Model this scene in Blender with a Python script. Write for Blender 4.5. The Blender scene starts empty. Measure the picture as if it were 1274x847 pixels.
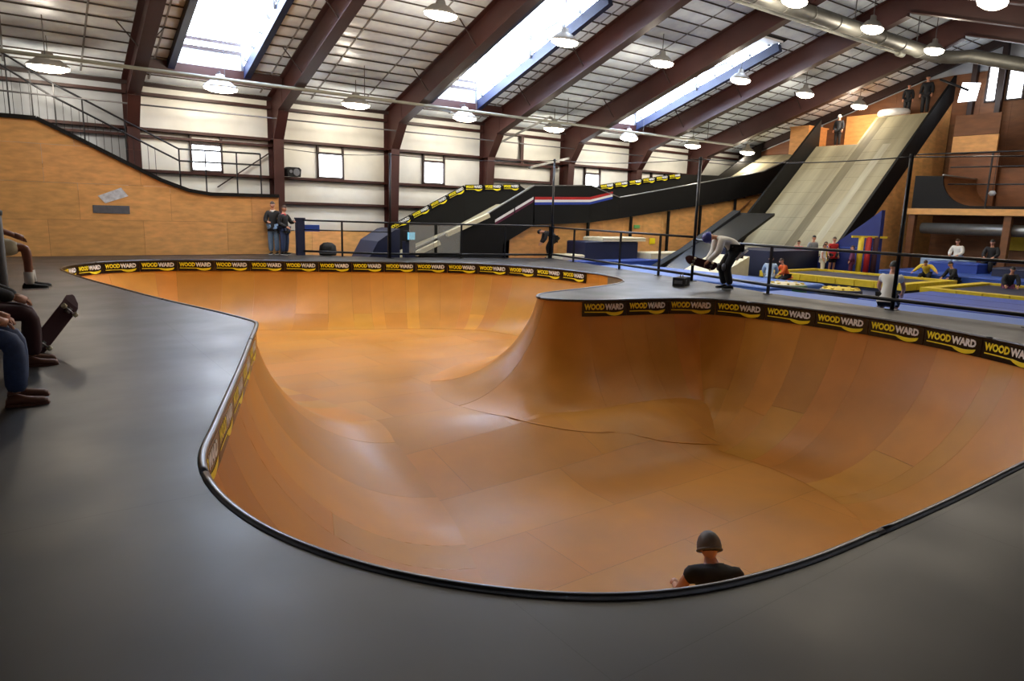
import bpy, bmesh, math, random
import numpy as np
from mathutils import Vector, Matrix
random.seed(7)
S = bpy.context.scene
COL = S.collection

# ------------------------------------------------------------------ camera, world, exposure
def cam_setup():
    yaw, pitch, roll = 0.628515, 0.183913, 0.02864
    f = Vector((math.sin(yaw)*math.cos(pitch), math.cos(yaw)*math.cos(pitch), -math.sin(pitch)))
    r = Vector((math.cos(yaw), -math.sin(yaw), 0)); u = r.cross(f)
    r2 = math.cos(roll)*r + math.sin(roll)*u; u2 = -math.sin(roll)*r + math.cos(roll)*u
    cd = bpy.data.cameras.new('camera'); cd.sensor_width = 36; cd.lens = 850.8/1274*36
    cd.clip_start = 0.05; cd.clip_end = 300
    co = bpy.data.objects.new('camera', cd); COL.objects.link(co)
    m = Matrix((r2, u2, -f)).transposed().to_4x4(); m.translation = (0, 0, 1.6)
    co.matrix_world = m; S.camera = co
cam_setup()
W = bpy.data.worlds.new('sky'); S.world = W; W.use_nodes = True
W.node_tree.nodes['Background'].inputs[0].default_value = (0.72, 0.84, 1.0, 1)
W.node_tree.nodes['Background'].inputs[1].default_value = 1.5
S.view_settings.view_transform = 'Standard'; S.view_settings.look = 'None'
S.view_settings.gamma = 1; S.view_settings.use_curve_mapping = False
S.view_settings.exposure = 0.0
DAY = 16.0          # brightness of daylight behind dormer glazing and windows
LAMP_W = 140.0      # watts of one high-bay lamp
LENS_E = 24.0

# ------------------------------------------------------------------ helpers
def lin(c):
    return tuple(((v/255)/12.92 if v/255 <= .04045 else ((v/255+.055)/1.055)**2.4) for v in c)
MATS = {}
def mat(name, rgb, rough=.6, metal=0, var=.0, scale=3.0, stretch=(1,1,1), objvar=.0, bump=0, bscale=40, emit=0, spec=.5, alpha=1, rvar=0, col2=None):
    m = bpy.data.materials.new(name); m.use_nodes = True; nt = m.node_tree; N = nt.nodes; L = nt.links
    b = N['Principled BSDF']; c = lin(rgb)+(1,)
    b.inputs['Base Color'].default_value = c; b.inputs['Roughness'].default_value = rough
    b.inputs['Metallic'].default_value = metal; b.inputs['Specular IOR Level'].default_value = spec
    src = None
    if var or bump or rvar:
        tc = N.new('ShaderNodeTexCoord'); mp = N.new('ShaderNodeMapping'); mp.inputs['Scale'].default_value = stretch
        geo = N.new('ShaderNodeNewGeometry'); L.new(geo.outputs['Position'], mp.inputs[0])
        no = N.new('ShaderNodeTexNoise'); no.inputs['Scale'].default_value = scale; no.inputs['Detail'].default_value = 6
        L.new(mp.outputs[0], no.inputs['Vector'])
        if var:
            mx = N.new('ShaderNodeMix'); mx.data_type = 'RGBA'
            mx.inputs[6].default_value = tuple(v*(1-var) for v in c[:3])+(1,)
            mx.inputs[7].default_value = (lin(col2)+(1,)) if col2 else tuple(min(1,v*(1+var)) for v in c[:3])+(1,)
            mr = N.new('ShaderNodeMapRange'); mr.inputs[1].default_value = .3; mr.inputs[2].default_value = .7
            L.new(no.outputs[0], mr.inputs[0]); L.new(mr.outputs[0], mx.inputs[0]); src = mx.outputs[2]
        if rvar:
            mr2 = N.new('ShaderNodeMapRange'); mr2.inputs[1].default_value = .3; mr2.inputs[2].default_value = .7
            mr2.inputs[3].default_value = rough-rvar; mr2.inputs[4].default_value = rough+rvar
            L.new(no.outputs[0], mr2.inputs[0]); L.new(mr2.outputs[0], b.inputs['Roughness'])
        if bump:
            n2 = N.new('ShaderNodeTexNoise'); n2.inputs['Scale'].default_value = bscale; n2.inputs['Detail'].default_value = 3
            L.new(mp.outputs[0], n2.inputs['Vector'])
            bp = N.new('ShaderNodeBump'); bp.inputs['Strength'].default_value = bump; bp.inputs['Distance'].default_value = .02
            L.new(n2.outputs[0], bp.inputs['Height']); L.new(bp.outputs[0], b.inputs['Normal'])
    if objvar:
        oi = N.new('ShaderNodeObjectInfo'); hs = N.new('ShaderNodeHueSaturation')
        mr = N.new('ShaderNodeMapRange'); mr.inputs[3].default_value = 1-objvar; mr.inputs[4].default_value = 1+objvar
        L.new(oi.outputs['Random'], mr.inputs[0]); L.new(mr.outputs[0], hs.inputs['Value'])
        ml = N.new('ShaderNodeMath'); ml.operation = 'MULTIPLY'; ml.inputs[1].default_value = 7.31
        fr = N.new('ShaderNodeMath'); fr.operation = 'FRACT'; mh = N.new('ShaderNodeMapRange')
        mh.inputs[3].default_value = .5-objvar*.05; mh.inputs[4].default_value = .5+objvar*.05
        L.new(oi.outputs['Random'], ml.inputs[0]); L.new(ml.outputs[0], fr.inputs[0]); L.new(fr.outputs[0], mh.inputs[0]); L.new(mh.outputs[0], hs.inputs['Hue'])
        if src: L.new(src, hs.inputs['Color'])
        else: hs.inputs['Color'].default_value = c
        src = hs.outputs[0]
    if src: L.new(src, b.inputs['Base Color'])
    if emit:
        b.inputs['Emission Color'].default_value = c; b.inputs['Emission Strength'].default_value = emit
    if alpha < 1: b.inputs['Alpha'].default_value = alpha
    MATS[name] = m; return m

mat('bowl', (206,140,50), .42, var=.10, scale=1.3, objvar=.14, rvar=.07, spec=.3)
mat('bowl_floor', (206,140,50), .42, var=.12, scale=.9, objvar=.05, rvar=.07, spec=.3)
mat('deck', (34,34,36), .45, var=.12, scale=1.1, rvar=.06, objvar=.05)
mat('deck_dark', (28,28,29), .7)
mat('steel_dark', (84,86,92), .3, metal=.9, var=.2, scale=6)
mat('maroon', (60,29,25), .45, var=.12, scale=2)
mat('maroon_dark', (42,24,22), .5, var=.1, scale=2)
mat('insul', (228,238,250), .34, metal=.05, var=.12, scale=2.5, stretch=(1,1,1), objvar=.08, bump=.35, bscale=7)
mat('vinyl', (226,226,218), .45, var=.05, scale=2, bump=.15, bscale=3, objvar=.03)
mat('strap', (62,54,52), .6)
mat('sag', (128,130,134), .6)
mat('siding', (176,182,190), .5, var=.05, scale=2)
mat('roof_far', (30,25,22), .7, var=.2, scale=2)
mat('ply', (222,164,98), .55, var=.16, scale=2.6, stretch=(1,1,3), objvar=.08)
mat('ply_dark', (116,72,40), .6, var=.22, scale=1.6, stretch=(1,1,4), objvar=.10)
mat('black', (10,10,11), .6, spec=.25)
mat('black_gloss', (14,14,17), .25)
mat('rail', (20,22,28), .35, metal=.3)
mat('navy', (17,27,60), .5, var=.1, scale=3)
mat('blue', (38,72,160), .5, var=.12, scale=2, objvar=.06)
mat('bluelight', (70,110,190), .5, var=.1, scale=2)
mat('blue_pad', (24,40,112), .5, var=.1, scale=3)
mat('yellow', (248,226,20), .5)
mat('yellow_pad', (214,186,30), .5, var=.08, scale=8)
mat('white', (236,236,236), .5)
mat('cream', (216,208,176), .6, var=.08, scale=4)
mat('red', (176,30,30), .5)
mat('stripe_blue', (30,60,160), .5)
mat('turf', (146,140,116), .7, var=.36, scale=1.0, stretch=(.12,1.6,.12), objvar=.015, spec=.2)
mat('turf_dark', (108,102,82), .7, var=.2, scale=2, stretch=(.2,2,.2), spec=.2)
mat('turf_light', (160,156,136), .7, var=.2, scale=2, stretch=(.2,2,.2), spec=.2)
mat('galv', (150,152,150), .38, metal=.8, var=.15, scale=3)
mat('duct_grey', (104,104,98), .5, metal=.5, var=.15, scale=3)
mat('pipe', (150,152,140), .5, var=.08, scale=3)
mat('greyphoto', (92,96,104), .5, var=.15, scale=9)
mat('sticker', (206,212,218), .4, var=.25, scale=9)
mat('greypost', (92,92,96), .6)
mat('gymfloor', (36,52,92), .6, var=.1, scale=2)
mat('concrete', (70,66,62), .8, var=.1)
mat('teal', (70,150,150), .5)
mat('green', (30,96,60), .5)
mat('skin', (206,150,122), .5)
mat('skin_tan', (140,86,62), .5)
mat('hair_brown', (62,40,26), .6)
mat('hair_black', (20,18,18), .6)
mat('eye', (24,20,20), .3)
mat('jeans', (48,66,104), .75, var=.15, scale=30)
mat('jeans_light', (112,138,170), .75, var=.15, scale=30)
mat('darkcloth', (24,25,30), .8)
mat('maroon_cloth', (62,30,38), .8)
mat('white_cloth', (226,226,222), .8)
mat('lightblue_cloth', (170,192,216), .8)
mat('pink_cloth', (196,60,80), .8)
mat('orange_cloth', (220,96,36), .8)
mat('purple_cloth', (104,48,84), .8)
mat('yellow_cloth', (220,190,60), .8)
mat('red_cloth', (176,28,32), .8)
mat('grey_cloth', (130,134,138), .8)
mat('magenta_cloth', (92,26,60), .8)
mat('brown_shoe', (96,54,36), .6)
mat('helmet_blue', (60,70,150), .25)
mat('daylight', (222,236,255), .5, emit=DAY)
mat('daylight_low', (240,246,255), .5, emit=DAY*.45)
mat('lens', (255,242,218), .4, emit=LENS_E)
mat('lampshade', (168,166,162), .4, metal=.3)
mat('exit_green', (110,190,110), .5)
mat('screen', (120,200,230), .4, emit=.6)
def glassmat():
    m = bpy.data.materials.new('plexi'); m.use_nodes = True; b = m.node_tree.nodes['Principled BSDF']
    b.inputs['Base Color'].default_value = (.55,.58,.58,1); b.inputs['Roughness'].default_value = .12
    b.inputs['Alpha'].default_value = .28; MATS['plexi'] = m
glassmat()

class MB:
    def __init__(s): s.v = []; s.f = []; s.mi = []; s.sm = []
    def add(s, v, f, mi=0, sm=False):
        o = len(s.v); s.v += [tuple(p) for p in v]
        for q in f: s.f.append([i+o for i in q]); s.mi.append(mi); s.sm.append(sm)
        return s
    def box(s, a, b, mi=0):
        x0,y0,z0 = a; x1,y1,z1 = b
        return s.add([(x0,y0,z0),(x1,y0,z0),(x1,y1,z0),(x0,y1,z0),(x0,y0,z1),(x1,y0,z1),(x1,y1,z1),(x0,y1,z1)],
            [(0,3,2,1),(4,5,6,7),(0,1,5,4),(1,2,6,5),(2,3,7,6),(3,0,4,7)], mi)
    def bar(s, p, q, w, h, up=(0,0,1), mi=0):
        p = Vector(p); q = Vector(q); d = (q-p).normalized(); u = Vector(up)
        r = d.cross(u)
        if r.length < 1e-4: r = d.cross(Vector((0,1,0)))
        r.normalize(); u = r.cross(d)
        v = []
        for c in (p, q):
            for a, b in ((-1,-1),(1,-1),(1,1),(-1,1)): v.append(c + r*a*w/2 + u*b*h/2)
        return s.add(v, [(0,1,2,3),(7,6,5,4),(0,4,5,1),(1,5,6,2),(2,6,7,3),(3,7,4,0)], mi)
    def tube(s, pts, r, n=8, mi=0, closed=False, caps=True):
        pts = [Vector(p) for p in pts]; k = len(pts)
        rs = r if isinstance(r, (list, tuple)) else [r]*k
        v = []; f = []; prev = None
        for i, p in enumerate(pts):
            if closed: d = pts[(i+1) % k]-pts[i-1]
            else: d = pts[min(i+1, k-1)]-pts[max(i-1, 0)]
            d.normalize()
            if prev is None:
                u = d.orthogonal().normalized()
            else:
                u = (prev - d*prev.dot(d)).normalized()
            prev = u; w = d.cross(u)
            for j in range(n):
                a = 2*math.pi*j/n; v.append(p + (u*math.cos(a)+w*math.sin(a))*rs[i])
        for i in range(k if closed else k-1):
            for j in range(n):
                a = i*n+j; b = i*n+(j+1) % n; c = ((i+1) % k)*n+(j+1) % n; e = ((i+1) % k)*n+j
                f.append((a,b,c,e))
        s.add(v, f, mi, True)
        if caps and not closed:
            o = len(s.v)-len(v)
            s.f.append([o+j for j in range(n)][::-1]); s.mi.append(mi); s.sm.append(False)
            s.f.append([o+(k-1)*n+j for j in range(n)]); s.mi.append(mi); s.sm.append(False)
        return s
    def prism(s, poly, axis, a, b, mi=0):
        """poly of 2D points extruded along axis ('x','y','z') from a to b"""
        n = len(poly)
        def P(p, t):
            return {'x': (t,p[0],p[1]), 'y': (p[0],t,p[1]), 'z': (p[0],p[1],t)}[axis]
        v = [P(p,a) for p in poly]+[P(p,b) for p in poly]
        f = [list(range(n))[::-1], list(range(n,2*n))]+[(i,(i+1)%n,n+(i+1)%n,n+i) for i in range(n)]
        return s.add(v, f, mi)
    def lathe(s, prof, c=(0,0,0), n=16, mi=0, sx=1, sy=1):
        v = []; f = []; k = len(prof)
        for r, z in prof:
            for j in range(n):
                a = 2*math.pi*j/n; v.append((c[0]+r*math.cos(a)*sx, c[1]+r*math.sin(a)*sy, c[2]+z))
        for i in range(k-1):
            for j in range(n): f.append((i*n+j, i*n+(j+1)%n, (i+1)*n+(j+1)%n, (i+1)*n+j))
        return s.add(v, f, mi, True)
    def mesh(s, name, mats, fix=True):
        me = bpy.data.meshes.new(name); me.from_pydata(s.v, [], s.f)
        for m in (mats if isinstance(mats, (list, tuple)) else [mats]): me.materials.append(MATS[m])
        me.polygons.foreach_set('material_index', s.mi); me.polygons.foreach_set('use_smooth', s.sm)
        if fix:
            bm = bmesh.new(); bm.from_mesh(me); bmesh.ops.recalc_face_normals(bm, faces=bm.faces); bm.to_mesh(me); bm.free()
        me.update(); return me
    def build(s, name, mats, parent=None, fix=True):
        return link(name, s.mesh(name, mats, fix), parent)

def link(name, me, parent=None, loc=None, rot=None):
    o = bpy.data.objects.new(name, me); COL.objects.link(o)
    if parent is not None: o.parent = parent
    if loc is not None: o.location = loc
    if rot is not None: o.rotation_euler = rot
    return o
def tag(o, label, cat=None, group=None):
    o['label'] = label
    if cat: o['category'] = cat
    if group: o['group'] = group
    return o
def thing(name, label, cat, loc=(0,0,0), rz=0, group=None):
    o = link(name, None, None, loc, (0,0,rz)); o.empty_display_size = .2
    return tag(o, label, cat, group)
def struct(o, label=None):
    o['kind'] = 'structure'
    if label: o['label'] = label
    return o
def srt(name, loc=(0,0,0), label=None):
    o = link(name, None, None, loc); return struct(o, label)

# ------------------------------------------------------------------ building shell
FX = [3.35+4.55*k for k in range(-2, 8)]          # steel frame lines along the long wall
WY, RY, FY = 26.0, 12.8, -0.95                    # long wall, ridge, wall behind the camera
X0, X1 = FX[0], FX[-1]
GZ = -0.45                                        # gym floor, the deck is z = 0
def roofz(y): return 5.45+.325*(WY-y) if y >= RY else 5.45+.325*(WY-RY)-.325*(RY-y)
SKYBAYS = (2, 4, 6)                               # bays with a dormer skylight
DY0, DY1, DW = 17.0, 24.5, 1.08
DZ = roofz(DY0)

# floor outline of the deck (right and far boundary)
DECK_EDGE = [(13.75,-.95),(13.6,2.0),(13.5,6.0),(13.62,8.9),(14.4,11.6),(15.15,15.1),(16.2,19.9),(10.3,21.4),(7.95,23.4),(7.95,25.9)]

# ------- bowl lip outline
LIP = [(8.0,1.52),(5.5,1.54),(4.33,1.54),(3.62,1.56),(2.89,1.6),(2.33,1.71),(1.9,1.91),(1.51,2.24),(1.16,2.7),(.9,3.3),(.8,3.95),(.85,4.53),(1.07,5.18),
       (1.45,6.25),(1.81,7.27),(2.23,8.5),(2.56,9.45),(2.63,9.72),(2.6,9.98),(2.42,10.85),(1.93,12.82),(1.5,14.9),(1.17,16.57),(.88,18.5),(.84,19.5),(1.15,20.55),(1.95,21.45),(3.34,21.75),
       (5.39,21.2),(7.46,20.3),(9.78,19.4),(11.4,18.5),(12.45,17.4),(13.0,16.1),(13.19,14.8),(13.1,13.7),(12.75,12.8),(12.2,12.15),(11.4,11.72),(10.4,11.4),(9.39,11.15),(8.75,10.95),(8.38,10.7),(8.22,10.42),(8.3,10.1),(8.6,9.8),
       (9.1,9.6),(10.02,9.4),(10.8,9.18),(11.35,8.8),(11.72,8.1),(11.88,7.3),(11.95,6.3),(11.9,5.4),(11.7,4.5),(11.3,3.5),(10.7,2.6),(9.9,1.95),(9.0,1.6)]
def catmull(P, n=24):
    P = np.array(P); out = []; k = len(P)
    for i in range(k):
        p0,p1,p2,p3 = P[i-1],P[i],P[(i+1)%k],P[(i+2)%k]
        a = np.linalg.norm(p1-p0)**.5; b = np.linalg.norm(p2-p1)**.5; c = np.linalg.norm(p3-p2)**.5
        m1 = (p1-p0)/a-(p2-p0)/(a+b)+(p2-p1)/b; m2 = (p2-p1)/b-(p3-p1)/(b+c)+(p3-p2)/c
        m1 = m1*b; m2 = m2*b
        for t in np.linspace(0,1,n,endpoint=False):
            out.append((2*t**3-3*t**2+1)*p1+(t**3-2*t**2+t)*m1+(-2*t**3+3*t**2)*p2+(t**3-t**2)*m2)
    return np.array(out)
LC = catmull(LIP)
seg = np.linalg.norm(np.roll(LC,-1,0)-LC, axis=1); cum = np.concatenate([[0],np.cumsum(seg)]); PER = cum[-1]
NL = int(PER/.05)
def lip_at(s):
    s = np.mod(s, PER); q = np.vstack([LC, LC[:1]])
    return np.stack([np.interp(s,cum,q[:,0]), np.interp(s,cum,q[:,1])], -1)
SL = np.linspace(0, PER, NL, endpoint=False); LP = lip_at(SL)
LT = np.roll(LP,-2,0)-np.roll(LP,2,0); LT /= np.linalg.norm(LT,axis=1)[:,None]
LN = np.stack([LT[:,1], -LT[:,0]], -1)            # inward normal (outline runs clockwise)
if np.mean(((LP+LN*.3)-LP.mean(0))**2) > np.mean(((LP-LN*.3)-LP.mean(0))**2): LN = -LN
def lip_frame(s):
    i = np.mod(s/PER*NL, NL); a = int(i) % NL; b = (a+1) % NL; t = i-int(i)
    p = LP[a]*(1-t)+LP[b]*t; n = LN[a]*(1-t)+LN[b]*t; return p, n/np.linalg.norm(n)
def s_near(x, y): return SL[np.argmin(((LP-np.array((x,y)))**2).sum(1))]

# ------- deck: polygon with the bowl cut out, cut into sheets
def deck():
    root = srt('floor', label='dark grey painted skate deck around the bowl')
    bm = bmesh.new()
    outer = [(X0,-.95)]+DECK_EDGE+[(X0,25.9)]
    vo = [bm.verts.new((x,y,0)) for x,y in outer]; vi = [bm.verts.new((p[0]-n[0]*.02,p[1]-n[1]*.02,0)) for p,n in zip(LP[::3],LN[::3])]
    for L in (vo, vi):
        for i in range(len(L)): bm.edges.new((L[i], L[(i+1)%len(L)]))
    bmesh.ops.triangle_fill(bm, use_beauty=True, use_dissolve=False, edges=bm.edges[:])
    for f in bm.faces:
        if f.normal.z < 0: f.normal_flip()
    um = MB(); um.v = [(v.co.x,v.co.y,-.012) for v in bm.verts]; bm.verts.index_update()
    um.f = [[v.index for v in f.verts] for f in bm.faces]; um.mi = [0]*len(um.f); um.sm = [False]*len(um.f); um.build('joint_light_block','deck_dark',root,fix=False)  # dark sheet added below the joints to keep sky light out
    T = 2.44; ox, oy = -5.75, -.95
    xs = [ox+T*i for i in range(1,10)]; ys = [oy+T*i for i in range(1,12)]
    for c, ax in [(x,0) for x in xs]+[(y,1) for y in ys]:
        for e in (-.0008,.0008):
            co = [0,0,0]; co[ax] = c+e; no = [0,0,0]; no[ax] = 1
            bmesh.ops.bisect_plane(bm, geom=bm.verts[:]+bm.edges[:]+bm.faces[:], plane_co=co, plane_no=no)
    cells = {}
    for f in bm.faces:
        c = f.calc_center_median(); gx = (c.x-ox)/T; gy = (c.y-oy)/T
        if abs(gx-round(gx))*T < .0009 and 0 < round(gx) < 10: continue
        if abs(gy-round(gy))*T < .0009 and 0 < round(gy) < 12: continue
        cells.setdefault((int(gx),int(gy)), []).append(f)
    for k in sorted(cells):
        m = MB(); idx = {}
        for f in cells[k]:
            q = []
            for v in f.verts:
                if v.index not in idx or True:
                    key = (round(v.co.x,5),round(v.co.y,5))
                    if key not in idx: idx[key] = len(m.v); m.v.append((v.co.x,v.co.y,0))
                    q.append(idx[key])
            if len(set(q)) > 2: m.f.append(q); m.mi.append(0); m.sm.append(False)
        m.build('deck_sheet', 'deck', root, fix=False)
    bm.free()
    # fascia of the raised deck
    m = MB()
    E = DECK_EDGE
    for a, b in zip(E, E[1:]):
        m.add([(a[0],a[1],0),(b[0],b[1],0),(b[0],b[1],GZ),(a[0],a[1],GZ)], [(0,1,2,3)])
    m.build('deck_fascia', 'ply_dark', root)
    # lower gym floor
    m = MB(); poly = DECK_EDGE+[(7.95,WY),(X1,WY),(X1,FY)]
    m.add([(x,y,GZ) for x,y in poly], [list(range(len(poly)))])
    struct(m.build('floor', 'gymfloor'), 'dark blue gym floor below the deck')
deck()

# ------- long wall
GIRTS = (5.05, 3.95, 2.63, 1.73)
WINX = (5.6, 10.02, 14.5, 23.42, 28.1)
def wall_back():
    root = srt('wall_back', label='long white insulated wall with dark red girts')
    m = MB(); m.box((X0,WY+.06,GZ),(X1,WY+.16,6.2)); m.build('wall_sheet', 'siding', root)
    rows = [5.5]+list(GIRTS)+[.75]
    for b in range(len(FX)-1):
        xa, xb = FX[b]+.02, FX[b+1]-.02
        for z1, z0 in zip(rows, rows[1:]):
            spans = [(xa,xb)]
            if z1 == 3.95:
                for w in WINX:
                    if xa < w < xb: spans = [(xa,w-.52),(w+.52,xb)]
            for (p,q) in spans:
                mm = MB(); n = 9; v = []; f = []
                for j in range(5):
                    for i in range(n):
                        u = i/(n-1); t = j/4
                        v.append((p+(q-p)*u, WY-.02-.05*math.sin(math.pi*t)**.7*(.6+.4*math.sin(math.pi*u)), z0+(z1-z0)*t))
                for j in range(4):
                    for i in range(n-1): a = j*n+i; f.append((a,a+1,a+n+1,a+n))
                mm.add(v,f,0,True); mm.build('insulation_panel','vinyl' if b > 1 else 'siding',root,fix=False)
            for (p,q) in spans if len(spans) > 1 else []:
                pass
    for z in GIRTS:
        for b in range(len(FX)-1):
            mm = MB(); x0,x1 = FX[b]+.1,FX[b+1]-.1
            mm.box((x0,WY-.22,z-.055),(x1,WY-.03,z-.035)); mm.box((x0,WY-.22,z-.055),(x1,WY-.2,z+.055)); mm.box((x0,WY-.05,z-.05),(x1,WY-.03,z+.06))
            mm.build('girt','maroon',root)
    for b in (1,2):
        mm = MB(); mm.box((FX[b]+.1,WY-.2,3.70),(FX[b+1]-.1,WY-.05,3.78)); mm.build('girt','maroon',root)
    mm = MB(); mm.box((X0,WY-.16,5.3),(X1,WY-.02,5.42)); mm.build('eave_strut','maroon_dark',root)
    # plywood wainscot sheets
    x = 7.95
    while x < 34:
        mm = MB(); mm.box((x+.004,WY-.3,GZ),(x+1.216,WY-.26,.72)); mm.build('wainscot_sheet','ply',root); x += 1.22
wall_back()
def window(i, cx, w, z0, z1):
    r = srt('window_%d' % i, (cx, WY-.06, z0), 'bright white window in the long wall')
    h = z1-z0; m = MB()
    for a in (-w/2, w/2): m.box((a-.03,-.12,-.05),(a+.03,.05,h+.3))
    for z in (0, h): m.box((-w/2,-.12,z-.04),(w/2,.05,z+.04))
    m.build('window_frame','maroon_dark',r)
    m = MB(); m.box((-w/2+.03,.0,.03),(w/2-.03,.02,h-.03)); m.build('pane','daylight_low',r)
    m = MB(); m.box((-w/2+.03,-.02,h+.05),(w/2-.03,.02,h+.27)); m.build('header_panel','vinyl',r)
for i, x in enumerate(WINX): window(i+1, x, .98, 2.72, 3.62)

def other_walls():
    m = MB(); m.box((X0,FY-.1,GZ),(X1,FY,6)); struct(m.build('wall_front','siding'),'grey metal wall behind the deck')
    m = MB(); poly = [(FY,-2.5),(WY,-2.5),(WY,roofz(WY)),(RY,roofz(RY)),(FY,roofz(FY))]
    m.prism(poly,'x',X0-.1,X0); struct(m.build('wall_left','siding'),'metal gable wall beside the deck')
    r = srt('wall_right', label='gable wall with plywood lining behind the big slope')
    m = MB(); m.prism(poly,'x',X1+.05,X1+.15); m.build('gable_sheet','siding',r)
    # plywood lining sheets up to z 8.1
    y = FY
    while y < WY-.1:
        y2 = min(y+1.22, WY-.02)
        for k in range(4):
            z0 = GZ+k*2.2; za = min(z0+2.196, roofz(y)-.45, 8.3); zb = min(z0+2.196, roofz(y2)-.45, 8.3)
            if min(za,zb) > z0+.1:
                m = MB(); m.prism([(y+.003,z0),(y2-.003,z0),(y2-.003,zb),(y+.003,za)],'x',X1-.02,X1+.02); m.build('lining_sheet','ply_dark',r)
        y = y2
    for i, (ya, yb) in enumerate(((13.5,13.1),(12.72,12.1))):
        w = srt('window_%d' % (6+i), (X1-.06,(ya+yb)/2,7.0), 'tall bright window high in the gable wall')
        m = MB(); h = (ya-yb)/2
        for a in (-h,h): m.box((-.06,a-.04,-.05),(.03,a+.04,1.5))
        m.box((-.06,-h,-.05),(.03,h,.02)); m.box((-.06,-h,1.43),(.03,h,1.5)); m.build('window_frame','maroon_dark',w)
        m = MB(); m.box((0,-h+.04,.02),(.02,h-.04,1.43)); m.build('pane','daylight_low',w)
    for y in (14.0, 12.92, 8.0, 4.0):
        m = MB(); m.box((X1-.3,y-.1,4.0),(X1-.05,y+.1,roofz(y)-.3)); m.build('gable_post','maroon_dark',r)
other_walls()

# ------- roof
def ceiling():
    root = srt('ceiling', label='sloping roof lined with silver insulation')
    m = MB()
    def plate(xa,xb,ya,yb,t=.12,off=.1):
        za, zb = roofz(ya)+off, roofz(yb)+off
        m.add([(xa,ya,za),(xb,ya,za),(xb,yb,zb),(xa,yb,zb),(xa,ya,za+t),(xb,ya,za+t),(xb,yb,zb+t),(xa,yb,zb+t)],
              [(0,3,2,1),(4,5,6,7),(0,1,5,4),(1,2,6,5),(2,3,7,6),(3,0,4,7)])
    for b in range(len(FX)-1):
        xa, xb = FX[b], FX[b+1]
        if b in SKYBAYS:
            c = (xa+xb)/2-.1
            plate(xa,xb,RY,DY0); plate(xa,xb,DY1,WY+.2); plate(xa,c-DW,DY0,DY1); plate(c+DW,xb,DY0,DY1)
        else: plate(xa,xb,RY,WY+.2)
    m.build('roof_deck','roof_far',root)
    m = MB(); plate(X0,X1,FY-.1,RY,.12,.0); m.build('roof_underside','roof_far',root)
    rows = [WY-.02-i*.55 for i in range(25)]
    cache = {}
    def panel(w, d):
        key = round(w,2)
        if key in cache: return cache[key]
        n = 7; mm = MB(); v = []; f = []
        for j in range(4):
            for i in range(n):
                u = i/(n-1); t = j/3
                v.append((w*u, -d*t, .325*d*t-.035*math.sin(math.pi*t)*(.5+.5*math.sin(math.pi*u))))
        for j in range(3):
            for i in range(n-1): a = j*n+i; f.append((a,a+n,a+n+1,a+1))
        mm.add(v,f,0,True); cache[key] = mm.mesh('insulation_panel','insul',False); return cache[key]
    for b in range(1, len(FX)-1):
        xa, xb = FX[b]+.03, FX[b+1]-.03
        for y, y2 in zip(rows, rows[1:]):
            d = y-y2
            if y2 < RY-.1: continue
            c = (FX[b]+FX[b+1])/2-.1
            spans = [(xa,xb)]
            if b in SKYBAYS and y2 < DY1 and y > DY0: spans = [(xa,c-DW-.06),(c+DW+.06,xb)]
            for p, q in spans: link('insulation_panel', panel(q-p,d), root, (p,y,roofz(y)))
    for i, y in enumerate(rows):
        if y < RY: continue
        for b in range(1, len(FX)-1):
            c = (FX[b]+FX[b+1])/2-.1; sp = [(FX[b],FX[b+1])]
            if b in SKYBAYS and DY0 < y < DY1: sp = [(FX[b],c-DW-.05),(c+DW+.05,FX[b+1])]
            thick = .018 if i % 2 else .03
            for p, q in sp:
                mm = MB(); mm.box((p,y-thick/2,roofz(y)-.04),(q,y+thick/2,roofz(y)+.0)); mm.build('purlin_strap','strap',root)
    for b in range(1, len(FX)-1):
        for fr in ((.3,.72) if b not in SKYBAYS else (.13,.9)):
            x = FX[b]+4.55*fr; mm = MB()
            mm.bar((x,WY-.3,roofz(WY-.3)-.03),(x,RY,roofz(RY)-.03),.05,.02); mm.build('sag_strap','sag',root)
ceiling()

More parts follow.
